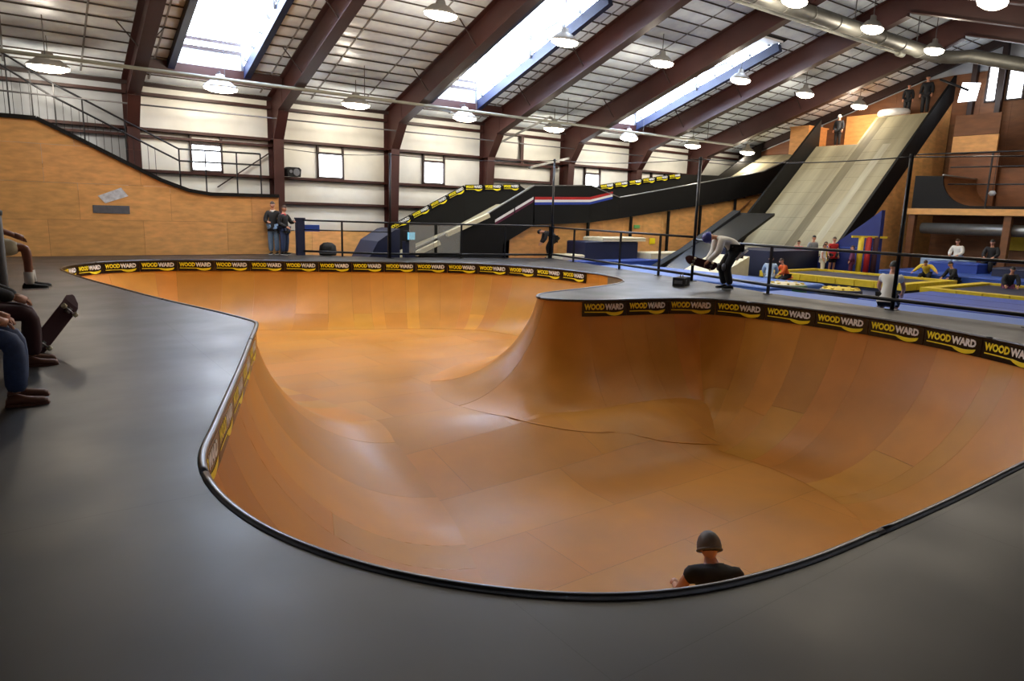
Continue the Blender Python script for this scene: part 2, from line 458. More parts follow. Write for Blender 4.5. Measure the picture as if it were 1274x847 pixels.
def frames():
    ordn = ['','outside','first','second','third','fourth','fifth','sixth','seventh']
    for k, x in enumerate(FX[1:-1], 1):
        lab = 'dark red steel frame, %s column from the left along the white wall' % ordn[k] if k > 1 else 'dark red steel frame at the left end of the plywood ramp'
        r = thing('steel_frame', lab, 'steel frame', (x, WY, GZ), 0, 'dark red rigid steel frames')
        def I(poly_out, poly_in, name):
            m = MB()   # web as prism between outer and inner line, flanges as bars
            m.prism(poly_out+poly_in[::-1], 'x', -.02, .02)
            for L in (poly_out, poly_in):
                for a, b in zip(L, L[1:]):
                    d = Vector((0,b[0]-a[0],b[1]-a[1])); up = Vector((1,0,0)).cross(d).normalized()
                    m.bar((0,a[0],a[1]),(0,b[0],b[1]),.36,.03,up=up)
            return m.build(name,'maroon',r)
        zt = 5.3-GZ
        I([(-.06,0),(-.06,zt)], [(-.5,0),(-.72,3.95-GZ)], 'column')
        m = MB(); m.prism([(-.07,zt-.02),(-.72,3.95-GZ),(-1.35,roofz(WY-1.25)-1.02-GZ),(-1.25,roofz(WY-1.25)-.09-GZ)],'x',-.03,.03)
        m.bar((0,-.72,3.95-GZ),(0,-1.35,roofz(WY-1.25)-1.02-GZ),.36,.03,up=(0,1,0))
        m.bar((0,-.72,3.95-GZ),(0,-.06,3.95-GZ),.34,.03); m.build('haunch','maroon',r)
        def ln(y0,y1,off): return [(y0-WY,roofz(y0)+off-GZ),(y1-WY,roofz(y1)+off-GZ)]
        I(ln(WY-.1,RY,-.07), [ln(WY-1.3,RY,-1.0)[0], ln(WY,RY,-.98)[1]], 'rafter')
        I(ln(RY,FY+.1,-.07), ln(RY,FY+.1,-.85), 'rafter')
        for y in (19.5, 22.6):
            for sx in (-1,1):
                m = MB(); m.bar((sx*.03,y-WY,roofz(y)-.75-GZ),(sx*.62,y-WY+.05,roofz(y)-.04-GZ),.03,.03); m.build('flange_brace','maroon_dark',r)
    m = MB(); x = X1-.15
    for y0, y1 in ((WY,RY),(RY,FY)):
        m.bar((x,y0,roofz(y0)-.22),(x,y1,roofz(y1)-.22),.2,.35)
    m.bar((x,WY-.2,GZ),(x,WY-.2,5.3),.25,.3,up=(0,1,0))
    struct(m.build('trim_1','maroon_dark'),'dark end rafter against the gable wall')
frames()

# ------- dormer skylights
def dormer(n, b):
    c = (FX[b]+FX[b+1])/2-.1
    r = srt('window_%d' % n, (c, DY1, 0), 'bright dormer skylight let into the sloping roof')
    z0 = roofz(DY1); L = DY1-DY0
    m = MB(); m.box((-DW-.1,-L-.1,DZ+.02),(DW+.1,.1,DZ+.1)); m.build('dormer_roof','white',r)
    # end wall: curb, rails and glazing
    m = MB(); m.box((-DW,-.02,z0-.05),(DW,.04,z0+.5)); m.build('curb_panel','white',r)
    m = MB()
    for z in (.52,.78): m.box((-DW,-.08,z0+z-.05),(DW,.0,z0+z+.05))
    m.build('window_rail','maroon_dark',r)
    m = MB(); m.box((-DW,.0,z0+.55),(DW,.02,DZ)); m.build('pane','daylight',r)
    for s in (-1,1):
        m = MB(); x = s*DW
        m.prism([(0,z0+.02),(0,DZ),(-L,DZ)],'x',x-.01,x+.01); m.build('side_pane','daylight',r)
        m = MB(); xi = x-s*.07
        m.bar((xi,-.05,z0),(xi,-.05,DZ),.07,.07,up=(0,1,0)); m.bar((xi,-3.6,roofz(DY1-3.6)),(xi,-3.6,DZ),.07,.07,up=(0,1,0))
        m.bar((xi,0,z0+1.3),(xi,-5.2,DZ-.35),.06,.06); m.build('side_post','greypost',r)
        m = MB(); d = (roofz(DY0)-z0)
        m.bar((x+s*.06,.05,z0-.1),(x+s*.06,-L,DZ-.1),.2,.36); m.build('side_curb','navy',r)
        m = MB()
        for q in range(9):
            t = (q+.5)/9; m.box((xi-.03,-L*t-.05,z0+d*t+.1),(xi+.03,-L*t+.05,z0+d*t+.22))
        m.build('clip_row','greypost',r)
    m = MB(); h = FX[b+1]-FX[b]
    m.box((-h/2+.22,-.1,z0-.42),(h/2+.0,.08,z0-.02)); m.build('header_beam','maroon',r)
for n, b in enumerate(SKYBAYS): dormer(8+n, b)

# ------------------------------------------------------------------ high-bay lamps (rows along the building)
def lamps():
    proto = {}
    m = MB(); m.lathe([(.02,.42),(.08,.4),(.1,.26),(.18,.22),(.31,.07),(.345,0),(.33,0),(.17,.19)], n=20, sx=1.6, sy=.85)
    proto['reflector'] = m.mesh('reflector','lampshade')
    m = MB(); m.lathe([(.325,.02),(.31,-.06),(.2,-.13),(.001,-.16)], n=20, sx=1.6, sy=.85)
    proto['lens'] = m.mesh('lens','lens')
    ld = bpy.data.lights.new('lamp_light','POINT'); ld.shadow_soft_size = .2; ld.energy = LAMP_W; ld.color = (1,.88,.72)
    rows = [(24.0,5.25,range(1,9)),(18.0,7.05,range(1,9)),(12.9,8.02,range(2,8)),(7.6,6.87,range(4,8))]
    place = ['in the row nearest the white wall','in the second row, under the mid slope','in the row under the ridge','on the dark side of the roof','over the near deck']
    for ri, (y,z,bs) in enumerate(rows):
        for q, b in enumerate(bs):
            x = (FX[b]+FX[b+1])/2+.1
            v0 = (1,3,5,5)[ri]; seen = b >= v0 and (ri != 3 or b == 5)  # bays out of view get extra lamps to brighten bowl and plywood
            n = ['first','second','third','fourth','fifth','sixth','seventh','eighth'][b-v0] if seen else ''
            r = thing('high_bay_lamp',('glowing oblong high-bay lamp %s, %s from the left' % (place[ri], n)) if seen and ri != 3 else 'glowing high-bay lamp cut by the top edge at the right, past the ridge duct' if seen else 'unseen high-bay lamp continuing a row, added for light above the bowl or deck','lamp',(x,y,z),0,'high-bay lamps under the roof')
            link('reflector',proto['reflector'],r); link('lens',proto['lens'],r)
            m = MB()
            if b in SKYBAYS and DY0 < y < DY1:
                m.bar((0,0,.4),(0,0,.5),.02,.02,up=(0,1,0)); m.bar((0,0,.5),(0,.5,.5),.02,.02) if y > 23 else m.bar((0,0,.4),(0,0,DZ-z+.03),.02,.02,up=(0,1,0))
            else: m.bar((0,0,.4),(0,0,roofz(y)-z+.0),.02,.02,up=(0,1,0))
            m.build('drop_rod','greypost',r)
            lo = bpy.data.objects.new('lamp_light',ld); COL.objects.link(lo); lo.parent = r; lo.location = (0,0,-.34)
lamps()

# ------------------------------------------------------------------ the bowl
def Dfun(x, y):
    x = np.asarray(x,float); y = np.asarray(y,float)           # the roll-down runs askew across the waist
    yl = 6.9; yu = np.clip(9.9-.45*(x-4.5),8.4,10.6)
    t = np.clip((y-yl)/(yu-yl),0,1); t = .5*t+.5*t*t*(3-2*t); return 2.30-.52*t
def bowl():
    root = thing('skate_bowl','large orange-brown wooden skate bowl sunk into the grey deck','skate bowl',(6.5,11.5,0))
    root.location = (0,0,0)
    # vertical band under the banners, almost none on the bare hip
    sa, sb = s_near(12.5,12.4), s_near(8.6,9.8)
    VS = np.where((SL > sa) & (SL < sb), .03, .29); kk = np.ones(13)/13
    VS = np.convolve(np.concatenate([VS[-6:],VS,VS[:6]]),kk,'valid')
    T0 = math.radians(14); C0, S0 = math.cos(T0), math.sin(T0)
    h = 14; kern = np.hanning(2*h+1); kern /= kern.sum()
    LNs = np.stack([np.convolve(np.concatenate([LN[-h:,c],LN[:,c],LN[:h,c]]),kern,'valid') for c in (0,1)],-1); LNs /= np.linalg.norm(LNs,axis=1)[:,None]
    R = np.full(NL,2.1)
    for _ in range(3):
        toe = LP+LNs*R[:,None]; DD = Dfun(toe[:,0],toe[:,1])-VS; R = np.maximum(DD,1.6)*1.2
    dgrid = np.linspace(0,1,16)[1:]
    dmax = R.copy()
    for i in range(NL):
        q = LP[i]+LNs[i]*(R[i]*dgrid)[:,None]
        dist = np.sqrt(((q[:,None,:]-LP[None,:,:])**2).sum(-1)).min(1)
        bad = np.where(dist < R[i]*dgrid*.86-.02)[0]
        if len(bad): dmax[i] = R[i]*dgrid[bad[0]]
    th = np.arccos(np.clip(C0*(1-dmax/R),-1,1))
    def ev(sv, a):      # a in 0..1 along the profile; below 0.1 the vertical band
        i = np.mod(sv/PER*NL,NL); k = int(i)%NL; k2 = (k+1)%NL; t = i-int(i)
        p = LP[k]*(1-t)+LP[k2]*t; n = LNs[k]*(1-t)+LNs[k2]*t; n = n/np.linalg.norm(n)
        r = R[k]*(1-t)+R[k2]*t; rz = DD[k]*(1-t)+DD[k2]*t; tm = th[k]*(1-t)+th[k2]*t
        V0 = VS[k]*(1-t)+VS[k2]*t
        if a < .1: return Vector((p[0],p[1],-V0*a/.1)), n
        ang = T0+(tm-T0)*(a-.1)/.9; d = r*(1-math.cos(ang)/C0)
        return Vector((p[0]+n[0]*d,p[1]+n[1]*d,-V0-rz*(math.sin(ang)-S0)/(1-S0))), n
    def panel(s0,s1,a0,a1):
        nc = max(2,int(math.ceil((s1-s0)/.06)))+1; nr = max(3,int((a1-a0)*20))
        v = []; f = []
        G = []
        for j in range(nr):
            a = a0+(a1-a0)*j/(nr-1); row = []
            for i in range(nc): row.append(ev(s0+.0012+(s1-s0-.0024)*i/(nc-1), a)[0])
            G.append(row)
        m = MB(); idx = lambda i,j: j*nc+i
        v = [p for row in G for p in row]
        f = [(idx(i,j),idx(i+1,j),idx(i+1,j+1),idx(i,j+1)) for j in range(nr-1) for i in range(nc-1)]
        m.add(v,f,0,True)
        # skirts give each sheet its thickness
        bor = [idx(i,0) for i in range(nc)]+[idx(nc-1,j) for j in range(1,nr)]+[idx(i,nr-1) for i in range(nc-2,-1,-1)]+[idx(0,j) for j in range(nr-2,0,-1)]
        sk = []
        for q in bor:
            i, j = q % nc, q//nc
            _, n = ev(s0+(s1-s0)*i/(nc-1), a0+(a1-a0)*j/(nr-1))
            sk.append(Vector(v[q])+Vector((-n[0]*.012,-n[1]*.012,-.008)))
        o = len(m.v); m.v += [tuple(v[q]) for q in bor]+[tuple(p) for p in sk]; nb = len(bor)
        for q in range(nb):
            w = (q+1)%nb; m.f.append([o+q,o+nb+q,o+nb+w,o+w]); m.mi.append(0); m.sm.append(False)
        m.build('transition_sheet','bowl',root,fix=False)
    rnd = random.Random(3); s = .2; cuts = []
    while s < PER+.2-.5:
        w = rnd.choice((1.22,1.22,.9,.7,.55,.4)); 
        if s+w > PER+.2-.5: w = PER+.2-s
        cuts.append((s,s+w)); s += w
    for a, b in cuts:
        if rnd.random() < .3:
            c = rnd.choice((.55,.62)); g = .0006
            panel(a,b,.0,c-g); panel(a,b,c+g,1)
        else: panel(a,b,.0,1)
    # floor sheets
    tx, ty = 2.44, 1.22
    LPs = LP[::4]
    def inside(x,y):
        c = False; P = LPs; n = len(P); xj,yj = P[:,0],P[:,1]; xi,yi = np.roll(xj,1),np.roll(yj,1)
        cr = ((yj > y) != (yi > y)) & (x < (xi-xj)*(y-yj)/(yi-yj+1e-12)+xj); return bool(cr.sum() % 2)
    def clear(x,y): return inside(x,y) and np.sqrt(((LPs-np.array((x,y)))**2).sum(1)).min() > 1.3
    for jy in range(0,18):
        for jx in range(-1,7):
            x0 = jx*tx-(.9 if jy % 2 else 0); y0 = .2+jy*ty
            pts = [(x0+tx*i/8,y0+ty*j/4) for j in range(5) for i in range(9)]
            ok = [clear(*p) for p in pts]
            if not any(ok): continue
            m = MB(); v = []; f = []
            for j in range(5):
                for i in range(9):
                    u = i/8; t = j/4
                    x = x0+.0012+(tx-.0024)*u; y = y0+.0012+(ty-.0024)*t; v.append((x,y,-float(Dfun(x,y))-.004))
            for j in range(4):
                for i in range(8):
                    a = j*9+i
                    f.append((a,a+1,a+10,a+9))
            m.add(v,f,0,True); m.build('floor_sheet','bowl_floor',root,fix=False)
    # unseen dark shell added under the sheets to stop light leaks
    m = MB(); m.box((.3,1.0,-2.75),(13.6,22.2,-2.55)); m.build('leak_block_base','deck_dark',root)
    m = MB()
    q = LP[::4]; nn = LN[::4]
    v = [(p[0]-n[0]*.06,p[1]-n[1]*.06,z) for z in (-.01,-2.6) for p,n in zip(q,nn)]; k = len(q)
    m.add(v,[(i,(i+1)%k,k+(i+1)%k,k+i) for i in range(k)]); m.build('leak_block_wall','deck_dark',root)
    # coping: steel tube along the lip, in lengths
    ncop = 14
    for c in range(ncop):
        i0 = int(NL*c/ncop); i1 = int(NL*(c+1)/ncop)
        m = MB(); m.tube([(LP[i%NL][0]+LN[i%NL][0]*.01,LP[i%NL][1]+LN[i%NL][1]*.01,-.006) for i in range(i0,i1-1,2)]+[(LP[i1%NL][0]+LN[i1%NL][0]*.01,LP[i1%NL][1]+LN[i1%NL][1]*.01,-.006)],.026,n=10)
        m.build('coping','steel_dark',root)
    return root
BOWL = bowl()

# ------- sponsor banners: black boards with yellow and white lettering and a yellow swoosh
def text_mesh(body):
    cu = bpy.data.curves.new('txt','FONT'); cu.body = body; cu.offset = .05; cu.resolution_u = 2; cu.space_character = .97
    ob = bpy.data.objects.new('txt',cu); sc = bpy.data.scenes.new('txt_scene'); sc.collection.objects.link(ob)
    vl = sc.view_layers[0]; vl.update(); dg = vl.depsgraph
    me = bpy.data.meshes.new_from_object(ob.evaluated_get(dg), depsgraph=dg)
    P = np.array([v.co[:] for v in me.vertices]); F = [list(p.vertices) for p in me.polygons]
    bpy.data.scenes.remove(sc); bpy.data.objects.remove(ob)
    P = P[:,:2]; P -= P.min(0); P /= P.max(0); return P, F
TW, TA = text_mesh('WOOD'), text_mesh('WARD')
def swoosh():
    P = []; n = 14
    top = [(0,.30),(.5,.28)]+[(.5+.4*i/n,.28-.0*i) for i in range(1,n)]+[(.95,.36)]
    # line at left, crescent at right
    up = [(0,.31),(.30,.30),(.55,.29)]+[(.55+.33*i/8,.29-.05*math.sin(math.pi*i/8)) for i in range(1,9)]+[(.95,.33)]
    lo = [(.93,.2)]+[(.9-.34*i/8,.15-.13*math.sin(math.pi*(i+.5)/9)) for i in range(0,9)]+[(.5,.22),(.30,.24),(0,.25)]
    return np.array(up+lo), [list(range(len(up)+len(lo)))]
SW = swoosh()
def banner(fmap, L, Hb, parent, s0=0):
    """fmap(u, h, off) -> point; u along the banner (m), h height from its lower edge, off outwards"""
    n = max(2,int(L/.12))
    m = MB(); v = []; f = []
    for i in range(n+1):
        u = L*i/n; v += [fmap(u,0,.0),fmap(u,Hb,.0),fmap(u,Hb,.014),fmap(u,0,.014)]
    for i in range(n):
        for j in range(4): f.append((i*4+j,i*4+(j+1)%4,i*4+4+(j+1)%4,i*4+4+j))
    f += [(0,1,2,3),(4*n+3,4*n+2,4*n+1,4*n)]
    m.add(v,f); b = m.build('banner','black_gloss',parent)
    for nm,(P,F),x0,x1,z0,z1,mt in (('yellow_lettering',TW,.04,.47,.46,.90,'yellow'),('white_lettering',TA,.48,.91,.45,.89,'white'),('swoosh',SW,.05,.96,0,1.12,'yellow')):
        m = MB(); m.add([fmap(L*(x0+(x1-x0)*p[0]),Hb*(z0+(z1-z0)*p[1]),.0175) for p in P],F); m.build(nm,mt,b,fix=False)
    return b
def lip_banners():
    Hb, L = .275, .97
    def run(sa, count):
        for k in range(count):
            s0 = sa+k*(L+.012)
            def fm(u,h,off,s0=s0):
                p,n = lip_frame(s0+u); o = .014+off
                return (p[0]+n[0]*o,p[1]+n[1]*o,-.035-Hb+h)
            banner(fm,L,Hb,BOWL)
    sb = s_near(.86,19.75); run(sb, int((s_near(13.12,13.9)-sb)/(L+.012)))
    sr = s_near(8.72,9.72); run(sr, int((s_near(11.0,3.0)-sr)/(L+.012)))
    sl = s_near(.83,4.3); run(sl, int((s_near(2.58,9.6)-sl)/(L+.012)))
    s0 = s_near(13.1,13.7); s1 = s_near(12.3,12.2); m = MB(); n = 24; v = []  # banner end: glare on it is given as silver metal
    for i in range(n+1):
        p,nn = lip_frame(s0+.1+(s1-s0-.1)*i/n)
        for h,o in ((-.31,.014),(-.035,.014),(-.035,.024),(-.31,.024)): v.append((p[0]+nn[0]*o,p[1]+nn[1]*o,h))
    m.add(v,[(i*4+j,i*4+(j+1)%4,i*4+4+(j+1)%4,i*4+4+j) for i in range(n) for j in range(4)])
    tag(m.build('glare_banner','galv',BOWL),'end of the banner strip, its glare painted as blank silver')
lip_banners()

# ------------------------------------------------------------------ pipes, ducts and cables under the roof
def services():
    m = MB(); m.tube([(X0+.1,23.0,5.36),(30.4,23.0,5.36)],.055,n=10)
    r = thing('gas_pipe','long pale pipe running under the rafters along the white wall','pipe',(0,0,0)); m.build('pipe_run','pipe',r)
    for x in [FX[1]+2.27+4.55*k for k in range(7)]:
        m = MB(); m.bar((x,23,5.4),(x,23,roofz(23)),.02,.02,up=(0,1,0)); m.build('hanger','greypost',r)
    m = MB(); m.tube([(X0+.1,25.1,4.62),(X1-.2,25.1,4.62)],.025,n=6); tag(m.build('conduit','greypost'),'thin dark conduit strung along the white wall above the windows','conduit')
    r = thing('ventilation_duct','fat round metal duct under the ridge bending down the dark slope','duct')
    pts = [(4,13.7,8.2),(16,13.7,8.2),(30.2,13.7,8.24)]
    for k in range(1,7):
        a = math.pi/2*k/6; pts.append((30.2+1.0*math.sin(a),13.7-1.0*(1-math.cos(a)),8.24-.05*k/6))
    pts += [(31.2,10.0,7.3),(31.2,6.0,6.05),(31.2,2.0,4.8)]
    m = MB(); m.tube(pts,.25,n=16); m.build('duct_run','duct_grey',r)
    for x in np.arange(5,30.2,1.5):
        m = MB(); m.tube([(x-.03,13.7,8.21),(x+.03,13.7,8.21)],.262,n=16); m.build('seam_collar','duct_grey',r)
    for x in np.arange(6,30,4.55):
        m = MB(); m.bar((x,13.7,8.4),(x,13.7,roofz(13.7)),.03,.03,up=(0,1,0)); m.build('hanger','greypost',r)
    m = MB(); m.tube([(4,14.2,8.12),(28.4,14.2,8.14)],.07,n=10); m.tube([(28.4,14.2,8.14),(28.8,14.2,8.14)],.13,n=10)
    tag(m.build('sprinkler_pipe','pipe'),'slim pale pipe beside the fat duct under the ridge','pipe')
    for i,(p,q) in enumerate((((17.2,25.2,4.5),(19.3,24.2,5.75)),((21.3,25.2,4.2),(18.6,24.6,3.6)),((12.8,24.9,5.7),(14.2,24.0,5.4)))):
        m = MB(); m.bar(p,q,.09,.09); m.bar(q,(q[0],q[1],q[2]-.06),.14,.14,up=(0,1,0))
        tag(m.build('brace_strut','galv'),['pale slanting strut beside the fourth column','pale slanting strut left of the fifth column','pale short strut under the second dormer'][i],'strut')
    m = MB(); m.bar((7.75,25.85,3.5),(5.9,25.85,2.2),.04,.04); tag(m.build('cross_brace','maroon_dark'),'thin diagonal brace rod right of the leftmost window','brace')
    # extra framing in the door bay
    r = thing('door_frame','dark framed opening with a wide header in the white wall','frame',(17,WY,0))
    for a,b in (((.15,-.2,3.78),(4.1,-.2,3.78)),((.15,-.2,3.05),(3.8,-.2,3.05))):
        m = MB(); m.bar(a,b,.12,.1); m.build('header','maroon',r)
    for x,z0,z1 in ((2.0,3.8,5.0),(3.8,-.4,3.8)):
        m = MB(); m.bar((x,-.2,z0),(x,-.2,z1),.14,.1,up=(0,1,0)); m.build('jamb','maroon',r)
services()

# loudspeaker on the wall
def speaker():
    r = thing('loudspeaker','black loudspeaker box on a bracket beside the second column','loudspeaker',(8.4,25.4,2.84),.2)
    m = MB(); m.prism([(-.25,-.16),(.25,-.16),(.28,.1),(.2,.17),(-.2,.17),(-.28,.1)],'y',-.13,.15); m.build('cabinet','black',r)
    m = MB(); m.tube([(.08,-.14,0),(.08,-.15,0)],.13,n=16); m.build('woofer','greypost',r)
    m = MB(); m.tube([(-.14,-.14,.02),(-.14,-.15,.02)],.06,n=12); m.build('tweeter','greypost',r)
    m = MB(); m.bar((0,.1,0),(-.1,.55,0),.05,.05); m.build('bracket','maroon_dark',r)
speaker()

# ------------------------------------------------------------------ plywood ramp at the far left
def left_ramp():
    Y = 23.9
    prof = [(-5.7,3.83),(.77,3.83),(1.79,3.33),(2.77,2.83),(3.82,2.3),(4.6,2.02),(5.24,1.93),(7.4,1.95)]
    px = [p[0] for p in prof]; pz = [p[1] for p in prof]
    top = lambda x: float(np.interp(x,px,pz))
    r = thing('plywood_ramp','tall plywood-sided ramp with a black edge sloping down to the right','ramp',(0,Y,0))
    z0 = 0
    for row,(za,zb) in enumerate(((.0,1.05),(1.05,2.1),(2.1,3.15),(3.15,4.2))):
        x = -5.7-(0 if row % 2 else .8)
        while x < 7.4:
            xa, xb = max(x,-5.7)+.003, min(x+2.44,7.4)-.003; x += 2.44
            n = 8; up = []; ok = False
            for i in range(n+1):
                xx = xa+(xb-xa)*i/n; t = min(zb-.003,top(xx)-.02)
                up.append((xx,max(t,za+.003))); ok |= t > za+.02
            if not ok: continue
            m = MB(); m.prism([(xa,za+.003),(xb,za+.003)]+up[::-1],'y',0,.02); m.build('plywood_sheet','ply',r)
    m = MB()
    for a,b in zip(prof,prof[1:]): m.bar((a[0],-.03,a[1]),(b[0],-.03,b[1]),.1,.11)
    m.build('edge_trim','black',r)
    m = MB()
    m.add([(p[0],y,p[1]-.03) for y in (0,1.4) for p in prof],[(i,i+1,len(prof)+i+1,len(prof)+i) for i in range(len(prof)-1)]); m.build('riding_surface','deck',r)
    m = MB(); m.box((-5.7,.02,0),(7.38,.06,1.9)); m.build('back_frame','ply_dark',r)
    # print stuck on it
    m = MB(); m.prism([(1.95,1.26),(2.91,1.25),(2.91,1.49),(1.95,1.49)],'y',Y-.02,Y-.004)
    tag(m.build('notice_board','greyphoto'),'dark grey long notice board fixed to the plywood ramp side','sign')
    m = MB(); m.prism([(2.28,1.55),(2.9,1.78),(2.72,2.02),(2.1,1.76)],'y',Y-.015,Y-.004)
    tag(m.build('poster','sticker'),'tilted silver-white poster stuck to the plywood ramp side','poster')
    # handrail on the platform behind
    r = thing('handrail','black metal stair railing behind the plywood ramp','railing',(0,0,0))
    Yr = 25.15
    for off in (0,-.38):
        m = MB(); m.tube([(-5.6,Yr,6.0+off-.6),(-.4,Yr,6.0+off),(1.2,Yr,5.02+off),(4.6,Yr,3.36+off),(7.2,Yr,3.38+off)],.03,n=6); m.build('rail','rail',r)
    for x,zt in ((-1.2,5.9),(-.6,5.95),(.2,5.6),(.75,5.3),(1.3,4.98),(2.0,4.6),(3.1,4.1),(4.6,3.36),(5.4,3.36),(6.4,3.37),(7.2,3.38)):
        m = MB(); m.bar((x,Yr,top(min(x,7.39))-.02),(x,Yr,zt),.04,.04,up=(0,1,0)); m.build('post','rail',r)
    m = MB()
    for k in range(28):
        x = -1.5+k*.2; zt = float(np.interp(x,[-5.6,-.4,1.2,4.6],[5.4,6,5.02,3.36]))-.4
        m.bar((x,Yr,top(x)+.05),(x,Yr,zt),.014,.014,up=(0,1,0))
    o = m.build('baluster_row','rail',r); o['kind'] = 'stuff'
left_ramp()

# ------------------------------------------------------------------ railings and net poles around the deck
def railing(name_label, pts, ztop, zmid, zbot, posts, extra=None):
    r = thing('railing',name_label,'railing',(0,0,0))
    for z,rad in ((ztop,.03),(zmid,.018),(zbot,.035)):
        if z is None: continue
        m = MB(); m.tube([(p[0],p[1],z) for p in pts],rad,n=8); m.build('rail','rail',r)
    for (x,y) in posts:
        m = MB(); m.bar((x,y,0),(x,y,ztop),.05,.05,up=(0,1,0)); m.build('post','rail',r)
        m = MB(); m.box((x-.07,y-.07,0),(x+.07,y+.07,.012)); m.build('foot_plate','rail',r)
    return r
def rails():
    r = railing('black pipe railing behind the couple at the far corner of the deck',[(7.85,23.15),(8.6,22.5),(10.15,21.15)],1.17,.86,.14,[(8.95,22.2),(10.15,21.15)])
    railing('black pipe railing along the far edge of the deck with clear panels',[(10.2,21.1),(12.6,20.5),(15.9,19.72)],1.17,None,.14,[(12.6,20.5),(14.2,20.12),(15.9,19.72)])
    railing('black pipe railing along the right edge of the deck, far half',[(15.95,19.6),(14.95,15.1),(14.2,11.7)],1.13,None,.16,[(15.6,18.0),(14.95,15.1),(14.5,13.1)])
    railing('black pipe railing along the right edge of the deck, near half',[(14.2,11.65),(13.42,8.9),(13.32,6.2),(13.3,4.0),(13.4,1.0)],1.05,None,.2,[(13.42,8.9),(13.3,4.0),(13.35,2.0)])
    # gate post with blue padded arm
    r = thing('gate_post','thick dark gate post with a short blue padded arm beside the couple','post',(7.85,23.15,0))
    m = MB(); m.box((-.13,-.1,0),(.13,.1,1.22)); m.box((-.15,-.12,1.2),(.15,.12,1.25)); m.build('post_body','navy',r)
    m = MB(); m.box((.13,-.08,.8),(.65,.08,1.02)); m.build('padded_arm','blue',r)
    for i,(x0,y0,x1,y1) in enumerate(((10.8,20.92,11.65,20.72),(11.75,20.68,12.55,20.5))):
        r = thing('safety_screen',['smoky clear safety panel in the far railing, left one','smoky clear safety panel in the far railing, right one'][i],'panel',(x0,y0,0))
        m = MB(); m.bar((0,0,.66),(x1-x0,y1-y0,.66),.012,.98); m.build('sheet','plexi',r)
        for z in (.17,1.15): m = MB(); m.bar((0,0,z),(x1-x0,y1-y0,z),.03,.025); m.build('edge','rail',r)
    P = [(10.2,21.12,3.42,'left of the black ramp'),(15.95,19.66,3.55,'at the far corner of the deck'),(14.18,11.66,3.12,'behind the bent-over skater'),(13.38,6.2,2.86,'in front of the gym mats'),(13.6,-.6,2.9,'outside the picture')]
    for x,y,h,d in P[:4]:
        r = thing('net_pole','tall thin black net pole '+d,'pole',(x,y,0))
        m = MB(); m.tube([(0,0,0),(0,0,h)],.038,n=8); m.build('pole','rail',r)
        m = MB(); m.box((-.09,-.09,0),(.09,.09,.015)); m.build('foot_plate','rail',r)
        m = MB(); m.tube([(-.05,0,h-.05),(.05,0,h-.05)],.03,n=8); m.build('eye_bolt','rail',r)
    m = MB()
    for (a,b) in zip([(8.0,25.3,3.7,'')]+P,P):
        pts = []
        for i in range(9):
            t = i/8; pts.append((a[0]+(b[0]-a[0])*t,a[1]+(b[1]-a[1])*t,(a[2]+(b[2]-a[2])*t)-.05-.10*math.sin(math.pi*t)))
        m.tube(pts,.012,n=5)
    tag(m.build('net_cable','rail'),'thin cable strung between the tall net poles','cable')
rails()

